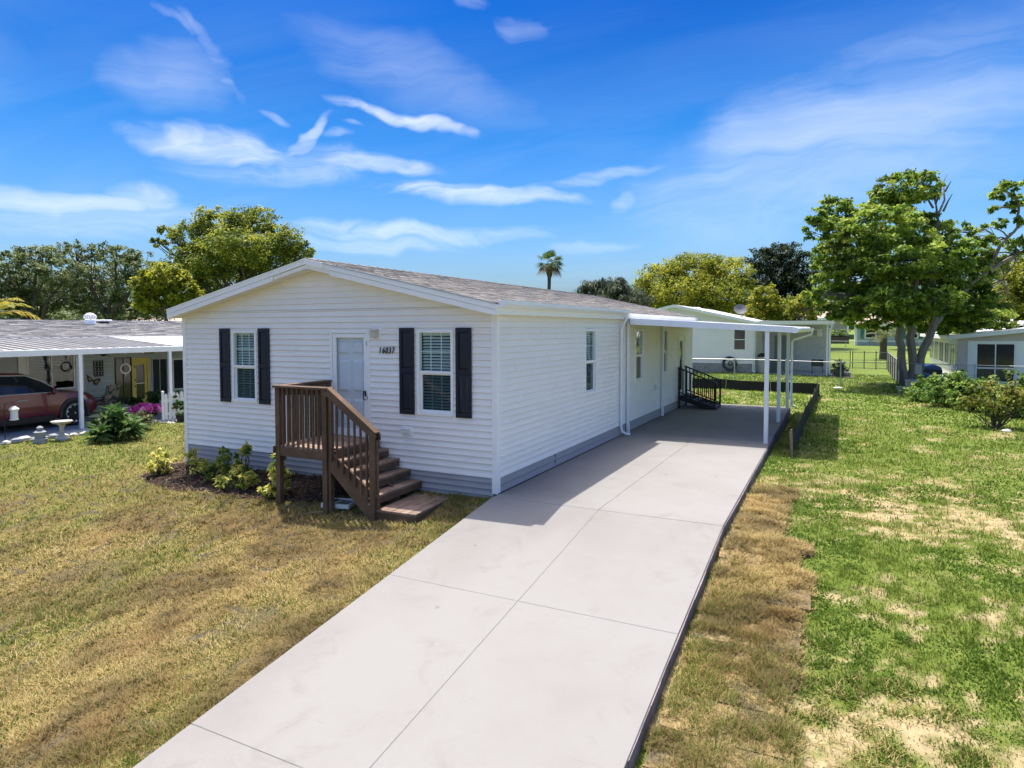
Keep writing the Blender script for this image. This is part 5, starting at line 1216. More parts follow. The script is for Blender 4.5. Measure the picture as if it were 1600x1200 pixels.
# things round the foot of the big tree
t = thing('trash_can', 'pale ribbed trash can standing at the foot of the big tree', 'trash can', (7.35, 23.3, gz(7.35, 23.3))); c = (7.35, 23.3, gz(7.35, 23.3)); b = B(); b.lathe([(.17, 0), (.20, .45), (.21, .46), (.21, .5), (.19, .52)], c, 12); b.build('can', M_STONE0, t, smooth=True); b = B(); b.lathe([(.22, .50), (.22, .54), (.1, .58)], c, 12); b.build('lid', M_GALV, t, smooth=True)
c = (6.95, 22.8, gz(6.95, 22.8)); t = thing('bucket', 'low pale bucket left of the trash can by the big tree', 'bucket', c); b = B(); b.lathe([(.12, 0), (.15, .27), (.16, .28), (.13, .28)], c, 12); b.build('body', M_STONE0, t, smooth=True); b = B(); b.tube([(c[0]-.18, c[1], c[2]+.33), (c[0]-.1, c[1]-.1, c[2]+.2), (c[0]+.1, c[1]-.1, c[2]+.2), (c[0]+.18, c[1], c[2]+.33)], .008, 4); b.build('bucket_handle', M_GALV, t)
c = (7.72, 24.7, gz(7.72, 24.7)); t = thing('utility_pedestal', 'pale grey utility box on a post in front of the big tree trunk', 'utility box', c); b = B(); b.box(c[0]-.05, c[1]-.04, c[2], c[0]+.05, c[1]+.04, c[2]+.8); b.build('post', M_GALV, t); b = B(); b.box(c[0]-.13, c[1]-.13, c[2]+.7, c[0]+.13, c[1]-.042, c[2]+1.15); b.build('box', M_STONE0, t, bev=.015)
c = (8.35, 25.2, gz(8.35, 25.2)); t = thing('wheelbarrow', 'blue wheelbarrow leaning behind the big tree', 'wheelbarrow', c); b = B(); b.hexa([(c[0]-.2, c[1]-.25, c[2]+.35), (c[0]+.15, c[1]-.25, c[2]+.3), (c[0]+.15, c[1]+.25, c[2]+.3), (c[0]-.2, c[1]+.25, c[2]+.35), (c[0]-.45, c[1]-.35, c[2]+.75), (c[0]+.4, c[1]-.35, c[2]+.55), (c[0]+.4, c[1]+.35, c[2]+.55), (c[0]-.45, c[1]+.35, c[2]+.75)]); b.build('tray', mat('blue_paint', (.03, .10, .28), .4, .15, 6), t, bev=.02)
b = B(); b.tube([(c[0]+.5, c[1]-.2, c[2]+.1), (c[0]-.7, c[1]-.3, c[2]+.7)], .02, 5); b.tube([(c[0]+.5, c[1]+.2, c[2]+.1), (c[0]-.7, c[1]+.3, c[2]+.7)], .02, 5); b.build('handle', M_BARK, t)
b = B(); b.tube([(c[0]+.5+.18*math.cos(a), c[1], c[2]+.19+.18*math.sin(a)) for a in np.linspace(0, 6.283, 17)], .035, 6); b.build('wheel', M_BLACK, t, smooth=True)

# ---------------- right neighbour: grey house, sun porch down its side
rh = thing('neighbour_house', 'grey sided neighbour house at the right edge with a white eave and dark windows', 'house', (14, 36, -.2))
RY, RX = 30.0, 9.82; WRH = Wall((RX, RY, 0), (1, 0, 0), (0, -1, 0))
wr_ = node('front_wall', rh)
clad(WRH, .03, 11, -.25, 2.12, [(.72, 2.36, -.1, 1.86), (4.4, 6.2, .7, 1.86)], .2, M_BEIGE, wr_, lap=.03)
clad(WRH, .03, 11, 2.12, 3.1, [], .2, M_BEIGE, wr_, lap=.03, backing=False, ends=lambda z: (max(.03, (z-2.12)/.125), 11))
b = B(); b.prism([(RX, RY, 2.12), (RX+11, RY, 2.12), (RX+11, RY, 3.2), (RX+8.6, RY, 3.2)], (0, .1, 0)); b.build('gable_panel', M_BEIGE, wr_)
b = B(); WRH.box(b, .42, .74, -.2, 1.93, .0, .05); WRH.box(b, 2.34, 2.72, -.2, 1.93, .0, .05); WRH.box(b, .74, 2.34, 1.84, 1.93, 0, .05); b.build('window_surround', M_TRIM, rh)
simple_window(rh, WRH, .74, 2.34, -.1, 1.84, cols=2, rows=1, f=.07, pane=M_PANE)
b = B(); WRH.box(b, .81, 2.27, .57, .64, .012, .03); b.build('glazing_bar', M_TRIM, rh)
simple_window(rh, WRH, 4.4, 6.2, .7, 1.86, cols=2, rows=1)
WRS = Wall((RX, 41.5, 0), (0, -1, 0), (-1, 0, 0))
b = B(); WRS.box(b, 0, 11.4, -.25, .55, -.1, 0); WRS.box(b, 0, 11.4, 1.85, 2.1, -.1, 0); b.build('side_wall', M_TRIM, rh)
for i in range(5):
    u = .25+i*2.25; simple_window(rh, WRS, u, u+1.85, .56, 1.84, cols=2, rows=1, f=.1)
    b = B(); WRS.box(b, u-.35, u-.01, .55, 1.85, -.1, 0); b.build('pier', M_TRIM, rh)
b = B(); WRS.box(b, 11.1, 11.4, .55, 1.85, -.1, 0); b.build('pier', M_TRIM, rh)
b = B(); b.hexa([(RX-.45, RY-.4, 2.10), (RX+9, RY-.4, 3.22), (RX+9, 42.5, 3.22), (RX-.45, 42.5, 2.10), (RX-.45, RY-.4, 2.17), (RX+9, RY-.4, 3.29), (RX+9, 42.5, 3.29), (RX-.45, 42.5, 2.17)]); b.build('roof_slope', M_ROOFW, rh)
b = B(); b.prism([(RX-.46, RY-.41, 2.18), (RX+9, RY-.41, 3.30), (RX+9, RY-.41, 3.08), (RX-.46, RY-.41, 1.98)], (0, -.03, 0)); b.build('rake_board', M_TRIM, rh)
b = B(); b.box(RX-.5, RY-.40, 2.0, RX-.45, 42.5, 2.18); b.build('gutter', M_TRIM, rh)
b = B(); b.hexa([(RX+2.6, RY+2.2, 2.62), (RX+9, RY+2.2, 3.5), (RX+9, 40, 3.5), (RX+2.6, 40, 2.62), (RX+2.6, RY+2.2, 2.70), (RX+9, RY+2.2, 3.62), (RX+9, 40, 3.62), (RX+2.6, 40, 2.70)]); b.build('upper_roof', M_ROOFW, rh)
b = B(); b.tube([(RX+3.0, RY+1.8, 2.4), (RX+3.0, RY+1.8, 2.95)], .05, 7); b.build('vent_pipe', M_GALV, rh)
t = thing('covered_trailer', 'blue covered trailer load parked by the sun porch of the grey house', 'trailer', (8.75, 31.2, -.2)); b = B(); b.prism([(8.3, 30.2, .45), (9.25, 30.2, .45), (9.15, 30.2, .62), (8.8, 30.2, .68), (8.4, 30.2, .62)], (0, 2.2, 0)); b.build('cover', MATS['blue_paint'], t, bev=.04)
b = B(); b.box(8.3, 30.3, .2, 9.25, 32.3, .44); b.build('trailer_bed', M_BLACK, t); b = B()
for y in (31.0, 31.6): b.tube([(8.2+.0, y+.22*math.cos(a), .1+.22*math.sin(a)) for a in np.linspace(0, 6.283, 15)], .07, 6)
b.build('wheel', M_BLACK, t, smooth=True)

# ---------------- pale blue house and others far behind
def far_house(label, x0, x1, y, z0, zt, zr, dep, wallm, roofm, wins, name='far_house', ridge_x=True, shutters=None):
    t = thing(name, label, 'house', ((x0+x1)/2, y+dep/2, z0)); w = Wall((x0, y, 0), (1, 0, 0), (0, -1, 0)); b = B(); b.box(x0, y, z0-.5, x1, y+dep, zt); b.build('wall', wallm, t)
    b = B(); o = .5
    if ridge_x:
        for s in (0, 1):
            ya = y-o if s == 0 else y+dep+o; ym = y+dep/2
            b.hexa([(x0-o, ya, zt-.05), (x1+o, ya, zt-.05), (x1+o, ym, zr-.05), (x0-o, ym, zr-.05), (x0-o, ya, zt+.1), (x1+o, ya, zt+.1), (x1+o, ym, zr+.1), (x0-o, ym, zr+.1)])
    r = b.build('roof', roofm, t); b = B(); b.box(x0-o, y-o-.04, zt-.16, x1+o, y-o-.001, zt+.14); b.build('fascia', M_TRIM, t)
    for (u0, u1, q0, q1) in wins:
        simple_window(t, w, u0, u1, q0, q1, f=.14, out=.06)
        if shutters:
            for (a, c) in ((u0-.42, u0-.03), (u1+.03, u1+.42)): b = B(); w.box(b, a, c, q0, q1, .002, .05); b.build('shutter', shutters, t)
    
    for a, c in ((0, .22), (x1-x0-.22, x1-x0)): b = B(); w.box(b, a, c, z0, zt, .001, .05); b.build('corner_board', M_TRIM, t)
    return t
far_house('pale blue house with teal shutters seen past the lean-to', 5.95, 13.5, 76, .55, 2.95, 4.2, 7, M_LBLUE, M_TANROOF, [(.95, 2.15, 1.35, 2.55), (5, 6.2, 1.35, 2.55)], shutters=M_TEAL)
far_house('beige house with a tan roof far behind the lean-to roof', -2.0, 5.4, 97, 1.9, 3.9, 5.2, 8, mat('beige_wall', (.36, .33, .27), .8, .1, 3), M_TANROOF, [(1.2, 2.3, 2.5, 3.5), (4.1, 5.2, 2.4, 3.6)])
far_house('low white house far behind the shade tree', 14.5, 24, 82, .7, 3.0, 4.3, 8, M_BSIDE, M_ROOFW, [(1.5, 2.7, 1.4, 2.6), (5, 6.2, 1.4, 2.6)])
far_house('pale house far off behind the dark oaks on the left', -62, -50, 33, .1, 2.5, 4.3, 8, mat('pink_beige_wall', (.5, .4, .33), .8, .1, 3), M_TANROOF, [(2, 3.4, 1.2, 2.3), (7, 8.4, 1.2, 2.3)])
b = B(); b.box(-3, 88, 1.0, 5.6, 89.2, 2.2); 
hd, _ = foliage('foliage', None, [(x, 88.5, 1.9, .9, .7, .6) for x in np.arange(-3, 5.6, .9)], 2200, .22, .35, BORD, 300); tag(hd, 'clipped green hedge in front of the beige house', 'hedge')
b = B(); b.box(-4, 84, gz(0, 84)-.2, 5.4, 84.3, gz(0, 84)+.75); top(b, 'low_wall', M_BARKD, 'low dark wall in front of the clipped hedge', 'wall')
# ================================================================== LEFT NEIGHBOUR: carport house, car, porch things
PZ = -.262
ln = thing('neighbour_house', 'long low neighbour house at the left with a ribbed carport roof and a yellow door', 'house', (-18, 2, PZ))
b = B(); b.box(-18.2, -9, -.6, -14.05, 6.3, PZ); pt = b.build('porch_floor', M_PATIO, ln, bev=.01)
b = B(); b.box(-14.6, 4.1, -.5, -13.4, 6.2, PZ-.012); b.build('step_slab', mat('pale_slab', (.42, .41, .40), .85, .1, 4), ln)
WLN = Wall((-18.2, 0, 0), (0, 1, 0), (1, 0, 0))
holesL = [(2.60, 4.05, .62, 1.86), (5.40, 6.0, -.10, 1.58), (6.0, 6.66, PZ, 1.54), (6.78, 7.42, -.02, 1.50), (7.62, 8.6, .25, 1.46)]
wl = node('front_wall', ln); b = B()
for (a, c, q0, q1) in split(4.30, 11.5, PZ, 2.25, holesL): WLN.box(b, a, c, q0, q1, -.1, 0)
b.build('block_wall', M_LWALL, wl)
z = PZ+.05
while z < 2.1:                                               # raised joints of the painted block wall
    b = B(); WLN.box(b, 4.34, 5.36, z, z+.012, .0, .006); b.build('block_joint', MATS['painted_block'], wl); z += .2
b = B()
for (a, c, q0, q1) in split(-9, 4.30, PZ, 2.25, holesL): WLN.box(b, a, c, q0, q1, -.1, 0)
b.build('panel_wall', mat('pale_panel', (.52, .54, .55), .6, .06, 3), wl)
for (a, c) in ((2.35, 2.58), (4.07, 4.32)): b = B(); WLN.box(b, a, c, PZ, 2.0, .002, .05); b.build('pilaster', M_TRIM, wl)
b = B(); WLN.box(b, 5.2, 11.4, 1.60, 2.1, .002, .03); b.build('header_board', mat('grey_header', (.40, .41, .41), .6, .08, 3), wl)
def blindwin(u0, u1, z0, z1, cut):
    w = simple_window(ln, WLN, u0, u1, z0, z1, cols=2, rows=1, f=.05, pane=M_GLASS_DARK); b = B()
    for i in range(12):
        z = z1-.08-i*.05; b.add([WLN.p(u0+.06, z, -.04), WLN.p(u1-cut, z-.01*0, -.04), WLN.p(u1-cut, z+.02, -.07), WLN.p(u0+.06, z+.02, -.07), WLN.p(u0+.06, z+.004, -.04), WLN.p(u1-cut, z+.004, -.04), WLN.p(u1-cut, z+.024, -.07), WLN.p(u0+.06, z+.024, -.07)], [(0, 1, 2, 3), (4, 5, 6, 7), (0, 1, 5, 4), (3, 2, 6, 7)])
    b.build('blind_slats', M_BLIND, w); b = B(); WLN.box(b, u0, u1, z0, z1, -.5, -.45); b.build('dark_room', M_DARKROOM, w)
blindwin(2.60, 4.05, .62, 1.86, .36)
simple_window(ln, WLN, 5.40, 6.0, -.10, 1.58, cols=2, rows=1, f=.03, m=M_BLACK)
simple_window(ln, WLN, 6.78, 7.42, -.02, 1.50, cols=2, rows=1, f=.04, m=MATS['grey_header'])
simple_window(ln, WLN, 7.62, 8.6, .25, 1.46, cols=1, rows=1, f=.05)
b = B(); WLN.box(b, 6.0, 6.07, PZ, 1.54, -.05, .05); WLN.box(b, 6.59, 6.66, PZ, 1.54, -.05, .05); WLN.box(b, 6.07, 6.59, 1.44, 1.54, -.05, .05); dr = b.build('yellow_door', M_WOODY, ln)
b = B(); WLN.box(b, 6.07, 6.17, PZ, 1.44, -.03, .02); WLN.box(b, 6.49, 6.59, PZ, 1.44, -.03, .02); WLN.box(b, 6.17, 6.49, 1.30, 1.44, -.03, .02); WLN.box(b, 6.17, 6.49, PZ, .02, -.03, .02); b.build('door_leaf', M_WOODY, dr)
b = B(); WLN.box(b, 6.17, 6.49, .02, 1.30, -.02, -.01); b.build('door_glass', M_PANE, dr); b = B(); WLN.box(b, 6.17, 6.49, .60, .63, .0, .012); b.build('push_bar', M_TRIM, dr)
b = B()
for z in (.5, .72, 1.2): WLN.box(b, 6.10, 6.13, z, z+.05, .02, .05)
b.build('handle', M_BLACK, dr)
# carport roof of the neighbour
n = 37
for i in range(n):
    ya = -6.0+i*.303; b = B()
    b.hexa([(-14.72, ya, 2.0), (-14.72, ya+.30, 2.0), (-18.25, ya+.30, 2.28), (-18.25, ya, 2.28), (-14.72, ya, 2.015), (-14.72, ya+.30, 2.015), (-18.25, ya+.30, 2.295), (-18.25, ya, 2.295)])
    b.hexa([(-14.72, ya+.25, 2.016), (-14.72, ya+.29, 2.016), (-18.25, ya+.29, 2.296), (-18.25, ya+.25, 2.296), (-14.72, ya+.255, 2.06), (-14.72, ya+.285, 2.06), (-18.25, ya+.285, 2.34), (-18.25, ya+.255, 2.34)])
    b.build('roof_pan', M_ROOFR, ln)
b = B(); b.hexa([(-14.72, 5.215, 2.0), (-14.72, 9.5, 2.0), (-18.25, 9.5, 2.28), (-18.25, 5.215, 2.28), (-14.72, 5.215, 2.03), (-14.72, 9.5, 2.03), (-18.25, 9.5, 2.31), (-18.25, 5.215, 2.31)]); b.build('flat_roof', M_WHITEMETAL, ln)
b = B(); b.box(-14.74, -6, 1.865, -14.66, 9.5, 2.035); b.build('fascia', M_WHITEMETAL, ln, bev=.008)
for y in (-2.2, 2.22, 5.02): b = B(); b.box(-14.745, y-.05, PZ, -14.655, y+.05, 1.865); b.build('post', M_WHITEMETAL, ln, bev=.01)
b = B(); b.box(-18.3, -9, 2.25, -18.2, 12, 2.36); b.build('eave_board', M_TRIM, ln)
s2_ = .60/3.75; q_ = math.hypot(1, s2_)
rf = node('roof', ln)
b = B(); b.hexa([(-18.22, -9, 2.25), (-18.22, 12, 2.25), (-22, 12, 2.86), (-22, -9, 2.86), (-18.22, -9, 2.335), (-18.22, 12, 2.335), (-22, 12, 2.94), (-22, -9, 2.94)]); b.box(-25.9, -9, -.4, -22, 12, 2.3); b.hexa([(-22, -9, 2.86), (-22, 12, 2.86), (-25.8, 12, 2.25), (-25.8, -9, 2.25), (-22, -9, 2.94), (-22, 12, 2.94), (-25.8, 12, 2.335), (-25.8, -9, 2.335)]) if False else None
b.build('roof_deck', M_ROOFR, rf)
b = B(); b.hexa([(-22, -9, 2.86), (-22, 12, 2.86), (-25.8, 12, 2.25), (-25.8, -9, 2.25), (-22, -9, 2.94), (-22, 12, 2.94), (-25.8, 12, 2.335), (-25.8, -9, 2.335)]); b.build('rear_slope', M_ROOFR, rf)
shingles('shingles', (-18.2, -9, 2.34), (0, 1, 0), (-1/q_, 0, s2_/q_), 21, 3.8, (s2_/q_, 0, 1/q_), rf, (np.array((.27, .255, .235)), np.array((.48, .455, .42))), 8, tab=.42, exp=.17, th=.022)
b = B(); b.box(-18.1, 8.9, PZ, -14.8, 9.0, 2.0); b.box(-25.7, 11.9, -.4, -18.3, 12, 2.3); b.build('end_wall', M_LWALL, ln)
t = thing('turbine_vent', 'white spinning turbine vent on the grey shingle roof at the left', 'roof vent', (-21.0, 6.25, 2.78)); c = (-21.0, 6.25, 2.72)
b = B(); b.lathe([(.20, 0), (.185, .20), (.17, .22)], c, 14); b.build('base_pipe', M_WHITEMETAL, t, smooth=True)
for i in range(18):
    a = i*2*math.pi/18; b = B(); P = []
    for (r, z) in ((.13, .22), (.20, .27), (.225, .34), (.20, .42), (.10, .48)): P.append((r, z))
    V = []
    for r, z in P:
        for da in (-.03, .15): V.append((c[0]+r*math.cos(a+da), c[1]+r*math.sin(a+da), c[2]+z))
    b.add(V, [(2*k, 2*k+1, 2*k+3, 2*k+2) for k in range(4)]); b.build('fin', M_WHITEMETAL, t)
b = B(); b.lathe([(.12, .46), (.11, .49), (.02, .505)], c, 12); b.build('cap', M_WHITEMETAL, t, smooth=True)
t = thing('box_vent', 'low white box vent near the ridge beside the turbine vent', 'roof vent', (-21.4, 6.95, 2.8)); b = B(); b.box(-21.5, 6.78, 2.78, -21.2, 7.1, 2.90); b.build('throat', M_BLACK, t); b = B(); b.box(-21.6, 6.70, 2.905, -21.1, 7.18, 2.97); b.build('hood', M_WHITEMETAL, t, bev=.02)

# ---------------- dark red car under the carport (nose towards +Y)
M_CAR = mat('dark_red_car_paint', (.125, .005, .013), .28, .05, 2, spec=.5, coat=.5)
M_TYRE = mat('tyre_rubber', (.012, .012, .012), .85, .1, 20); M_CHROME = mat('bright_silver', (.50, .50, .51), .3, .03, 4, metal=.4); M_CARGLASS = mat('car_glass', (.012, .016, .022), .05, .05, 2, spec=.7)
car = thing('parked_car', 'dark red sport utility car parked under the left carport', 'car', (-16.48, 1.0, PZ+.006)); car.scale = (1, 1, 1.07)
def loft(st, close=True):
    """st: list of (y, [(x, z) ... from +x bottom over the top to -x bottom])"""
    b = B(); n = len(st[0][1]); V = []; F = []
    for y, pr in st: V += [(x, y, z) for x, z in pr]
    for i in range(len(st)-1):
        for k in range(n-1): F.append((i*n+k, i*n+k+1, (i+1)*n+k+1, (i+1)*n+k))
        F.append((i*n+n-1, i*n, (i+1)*n, (i+1)*n+n-1))
    F += [tuple(range(n)), tuple((len(st)-1)*n+k for k in range(n))[::-1]]
    return b.add(V, F)
def sec(ws, wm_, wb, wt, zs, zm, zb, zt): R_ = [(ws, zs), (wm_, zs+.12), (wm_, zm), (wb, zb), (wt, zt)]; return R_+[(-x, z) for x, z in R_[::-1]]
body = [(-2.28, sec(.70, .78, .76, .60, .42, .62, .86, .92)), (-2.15, sec(.80, .88, .86, .66, .30, .66, .95, .99)), (-1.5, sec(.86, .915, .89, .70, .24, .66, .98, 1.01)), (0, sec(.86, .92, .89, .72, .24, .66, .97, 1.0)), (.9, sec(.86, .92, .885, .74, .24, .66, .955, 1.0)), (1.15, sec(.86, .915, .87, .70, .24, .66, .94, .99)), (1.7, sec(.86, .905, .84, .62, .25, .66, .88, .945)), (2.1, sec(.80, .86, .76, .50, .28, .62, .80, .86)), (2.30, sec(.66, .72, .60, .36, .36, .58, .70, .74)), (2.36, sec(.5, .56, .45, .25, .42, .56, .62, .65))]
loft(body).build('body', M_CAR, car, local=True, smooth=True)
def gsec(wb, wt, zb, zt): return [(wb, zb), (wt, zt), (-wt, zt), (-wb, zb)]
gl_ = [(-2.10, gsec(.78, .62, .96, 1.02)), (-1.75, gsec(.83, .63, .96, 1.36)), (-1.2, gsec(.85, .635, .965, 1.455)), (-.3, gsec(.855, .645, .965, 1.49)), (.35, gsec(.85, .64, .96, 1.45)), (.75, gsec(.83, .66, .96, 1.27)), (1.22, gsec(.78, .70, .95, .985))]
loft(gl_).build('windows', M_CARGLASS, car, local=True, smooth=True)
rf_ = [(-1.9, [(.61, 1.30), (.56, 1.345), (-.56, 1.345), (-.61, 1.30)]), (-1.2, [(.66, 1.43), (.60, 1.495), (-.60, 1.495), (-.66, 1.43)]), (-.3, [(.668, 1.465), (.60, 1.53), (-.60, 1.53), (-.668, 1.465)]), (.25, [(.66, 1.445), (.60, 1.505), (-.60, 1.505), (-.66, 1.445)]), (.48, [(.655, 1.39), (.60, 1.44), (-.60, 1.44), (-.655, 1.39)])]
loft(rf_).build('roof', M_CAR, car, local=True, smooth=True)
for s in (-1, 1):
    b = B(); b.tube([(s*.70, 1.20, 1.0), (s*.68, .76, 1.27), (s*.665, .36, 1.44), (s*.672, -.3, 1.472), (s*.665, -1.2, 1.44), (s*.645, -1.75, 1.34)], .016, 5); b.build('roof_trim', M_CHROME, car, local=True, smooth=True)
    b = B(); b.tube([(s*.88, 1.0, .965), (s*.90, 0, .975), (s*.90, -1.4, .985)], .012, 5); b.build('window_trim', M_CHROME, car, local=True, smooth=True)
    b = B(); b.bar((s*.80, .28, .975), (s*.652, .05, 1.46), .07, .02, (0, 1, 0)); b.bar((s*.80, -.95, .975), (s*.652, -.9, 1.46), .06, .02, (0, 1, 0)); b.build('door_pillar', M_BLACK, car, local=True)
    b = B(); b.tube([(s*.925, .28, .80), (s*.94, .22, .805), (s*.94, .06, .805), (s*.925, 0, .80)], .014, 5); b.build('door_handle', M_CHROME, car, local=True, smooth=True)
    b = B(); b.tube([(s*.925, -.98, .82), (s*.94, -1.04, .825), (s*.94, -1.18, .825), (s*.925, -1.24, .82)], .014, 5); b.build('door_handle', M_CHROME, car, local=True, smooth=True)
    b = B(); b.lathe([(.03, -.10), (.075, -.06), (.08, .05), (.04, .10)], (s*1.0, .92, 1.0), 8, 1.1, .7); b.build('mirror', M_CAR, car, local=True, smooth=True)
    b = B(); b.hexa([(s*.872, -1.0, .20), (s*.935, -1.0, .20), (s*.935, .98, .20), (s*.872, .98, .20), (s*.885, -1.0, .36), (s*.945, -1.0, .36), (s*.945, .98, .36), (s*.885, .98, .36)]); b.build('sill_cladding', M_BLACK, car, local=True)
    b = B(); b.hexa([(s*.62, 2.16, .66), (s*.86, 1.86, .68), (s*.84, 1.80, .80), (s*.60, 2.10, .77), (s*.63, 2.20, .67), (s*.89, 1.90, .69), (s*.86, 1.84, .815), (s*.61, 2.14, .785)]); b.build('headlight', M_CHROME, car, local=True)
    for y in (1.53, -1.42):
        zc = .345; b = B(); n = 22; V = []; F = []
        for k in range(n+1):                                # black arch around the wheel
            a = -.25+(math.pi+.5)*k/n
            for (r, x) in ((.345, .85), (.43, .85), (.43, .94), (.345, .94)): V.append((s*x, y+r*math.cos(a), zc+r*math.sin(a)))
        for k in range(n):
            for m in range(4): F.append((k*4+m, k*4+(m+1) % 4, k*4+4+(m+1) % 4, k*4+4+m))
        b.add(V, F); b.build('wheel_arch', M_BLACK, car, local=True)
        w = thing('wheel', None, None, (0, 0, 0)); w.parent = car; w.location = (s*.83, y, zc); WM[w.name] = wm(car) @ Matrix.Translation((s*.83, y, zc)); Mr = Matrix.Rotation(math.pi/2*s, 4, 'Y')
        b = B(Mr); b.lathe([(.255, -.10), (.325, -.10), (.345, -.06), (.345, .06), (.325, .115), (.255, .118)], (0, 0, 0), 26); b.build('tyre', M_TYRE, w, local=True, smooth=True)
        b = B(Mr); b.lathe([(.02, .02), (.25, .02), (.255, .105), (.24, .105), (.235, .06), (.02, .05)], (0, 0, 0), 24); b.build('rim', M_BLACK, w, local=True, smooth=True)
        b = B(Mr); b.tube([(.248*math.cos(a), .248*math.sin(a), .115) for a in np.linspace(0, 6.2832, 27)], .010, 5); b.build('rim_lip', M_CHROME, w, local=True)
        for k in range(10):
            a = k*.628; b = B(Mr); b.bar((.03*math.cos(a), .03*math.sin(a), .095), (.245*math.cos(a+.06), .245*math.sin(a+.06), .112), .036, .02, (-math.sin(a), math.cos(a), 0)); b.build('spoke', M_CHROME, w, local=True)
        b = B(Mr); b.lathe([(.05, .09), (.05, .115), (.0, .12)], (0, 0, 0), 10); b.build('hub_cap', M_CHROME, w, local=True)
b = B(); b.hexa([(-.5, 2.30, .40), (.5, 2.30, .40), (.52, 2.28, .66), (-.52, 2.28, .66), (-.5, 2.40, .40), (.5, 2.40, .40), (.50, 2.37, .64), (-.50, 2.37, .64)]); b.build('grille', M_BLACK, car, local=True)

# ---------------- porch things
M_FLORAL = mat('floral_cushion', (.33, .28, .20), .9, .3, 14, col2=(.05, .07, .05), lo=.46, hi=.54)
ch = thing('patio_chair', 'patio chair with a floral cushion against the blue wall', 'chair', (-17.2, 4.35, PZ), math.radians(-70))
b = B(); b.box(-.3, -.3, .36, .3, .28, .5); b.build('seat', M_FLORAL, ch, local=True, bev=.03)
b = B(); b.hexa([(-.3, .22, .48), (.3, .22, .48), (.3, .34, .48), (-.3, .34, .48), (-.28, .36, 1.02), (.28, .36, 1.02), (.28, .46, 1.02), (-.28, .46, 1.02)]); b.build('backrest', M_FLORAL, ch, local=True, bev=.03)
for s in (-1, 1):
    b = B(); b.tube([(s*.34, -.28, .0), (s*.34, -.28, .6), (s*.34, .3, .62), (s*.34, .38, .0)], .02, 6); b.build('arm_frame', M_BLACK, ch, local=True, smooth=True)
t = thing('wall_art', 'square dark metal lattice art hanging on the blue wall', 'wall art', (-18.17, 4.83, .96))
R = random.Random(2); b = B()
for i in range(4):
    WLN.box(b, 4.66+i*.106, 4.675+i*.106, .96, 1.52, .005, .02); WLN.box(b, 4.66, 4.99, .96+i*.18, .975+i*.18, .0055, .0195)
b.build('lattice', M_BLACK, t)
for i in range(3):
    for j in range(3): b = B(); c = WLN.p(4.72+i*.105, 1.05+j*.18, .02); b.tube([c+np.array((.005, .04*math.cos(a)*R.uniform(.7, 1.2), .06*math.sin(a))) for a in np.linspace(0, 6.28, 11)], .012, 4); b.build('leaf_ring', M_BLACK, t)
t = thing('wall_butterfly', 'dark butterfly ornament on the blue wall below the lattice art', 'ornament', (-18.17, 4.65, .62))
for (s, pts) in ((-1, ((0, .84), (-.10, .96), (-.22, 1.05), (-.20, .90), (-.17, .78), (-.06, .80))), (1, ((0, .84), (.08, .88), (.2, .90), (.24, .83), (.16, .74), (.10, .66), (.02, .68), (-.03, .78)))):
    b = B(); b.prism([WLN.p(4.65+u, z, .006) for u, z in pts], (.02, 0, 0)); b.build('wing', M_BLACK, t)
    b = B(); cu, cz_ = np.mean([p[0] for p in pts]), np.mean([p[1] for p in pts]); b.prism([WLN.p(4.65+cu+(u-cu)*.45, cz_+(z-cz_)*.45, .0265) for u, z in pts], (.004, 0, 0)); b.build('wing_spot', mat('gold', (.35, .24, .07), .5, .2, 6) if s < 0 else MATS['gold'], t)
b = B(); b.tube([(-16.5, 4.7+.165*math.cos(a), 1.28+.155*math.sin(a)) for a in np.linspace(0, 6.283, 25)], .024, 6); b.tube([(-16.5, 4.7, 1.44), (-16.5, 4.7, 2.12)], .006, 4); b.tube([(-16.5, 4.7, 1.125), (-16.5, 4.7, 1.05)], .012, 5)
top(b, 'hanging_ring', M_WHITEPL, 'white ring hanging from the porch ceiling in front of the dark screen', 'hanging ornament', smooth=True)
t = thing('ceiling_fan', 'dark ceiling fan under the porch roof', 'fan', (-16.6, 4.05, 1.75)); b = B(); b.tube([(-16.6, 4.05, 2.14), (-16.6, 4.05, 1.86)], .02, 6); b.lathe([(.05, 1.72), (.10, 1.76), (.10, 1.84), (.03, 1.87)], (-16.6, 4.05, 0), 10); b.build('motor', M_BLACK, t)
for i in range(5): a = i*1.257+.3; b = B(); b.bar((-16.6+.1*math.cos(a), 4.05+.1*math.sin(a), 1.8), (-16.6+.5*math.cos(a), 4.05+.5*math.sin(a), 1.79), .12, .012); b.build('blade', M_BARKD, t)
t = thing('porch_light', 'dark lamp under the porch roof above the yellow door', 'lamp', (-17.6, 6.3, 1.55)); b = B(); b.lathe([(.16, .0), (.18, .05), (.05, .12)], (-17.6, 6.3, 1.72), 12); b.tube([(-17.6, 6.3, 1.84), (-17.6, 6.3, 2.2)], .012, 5); b.build('shade', M_BLACK, t)
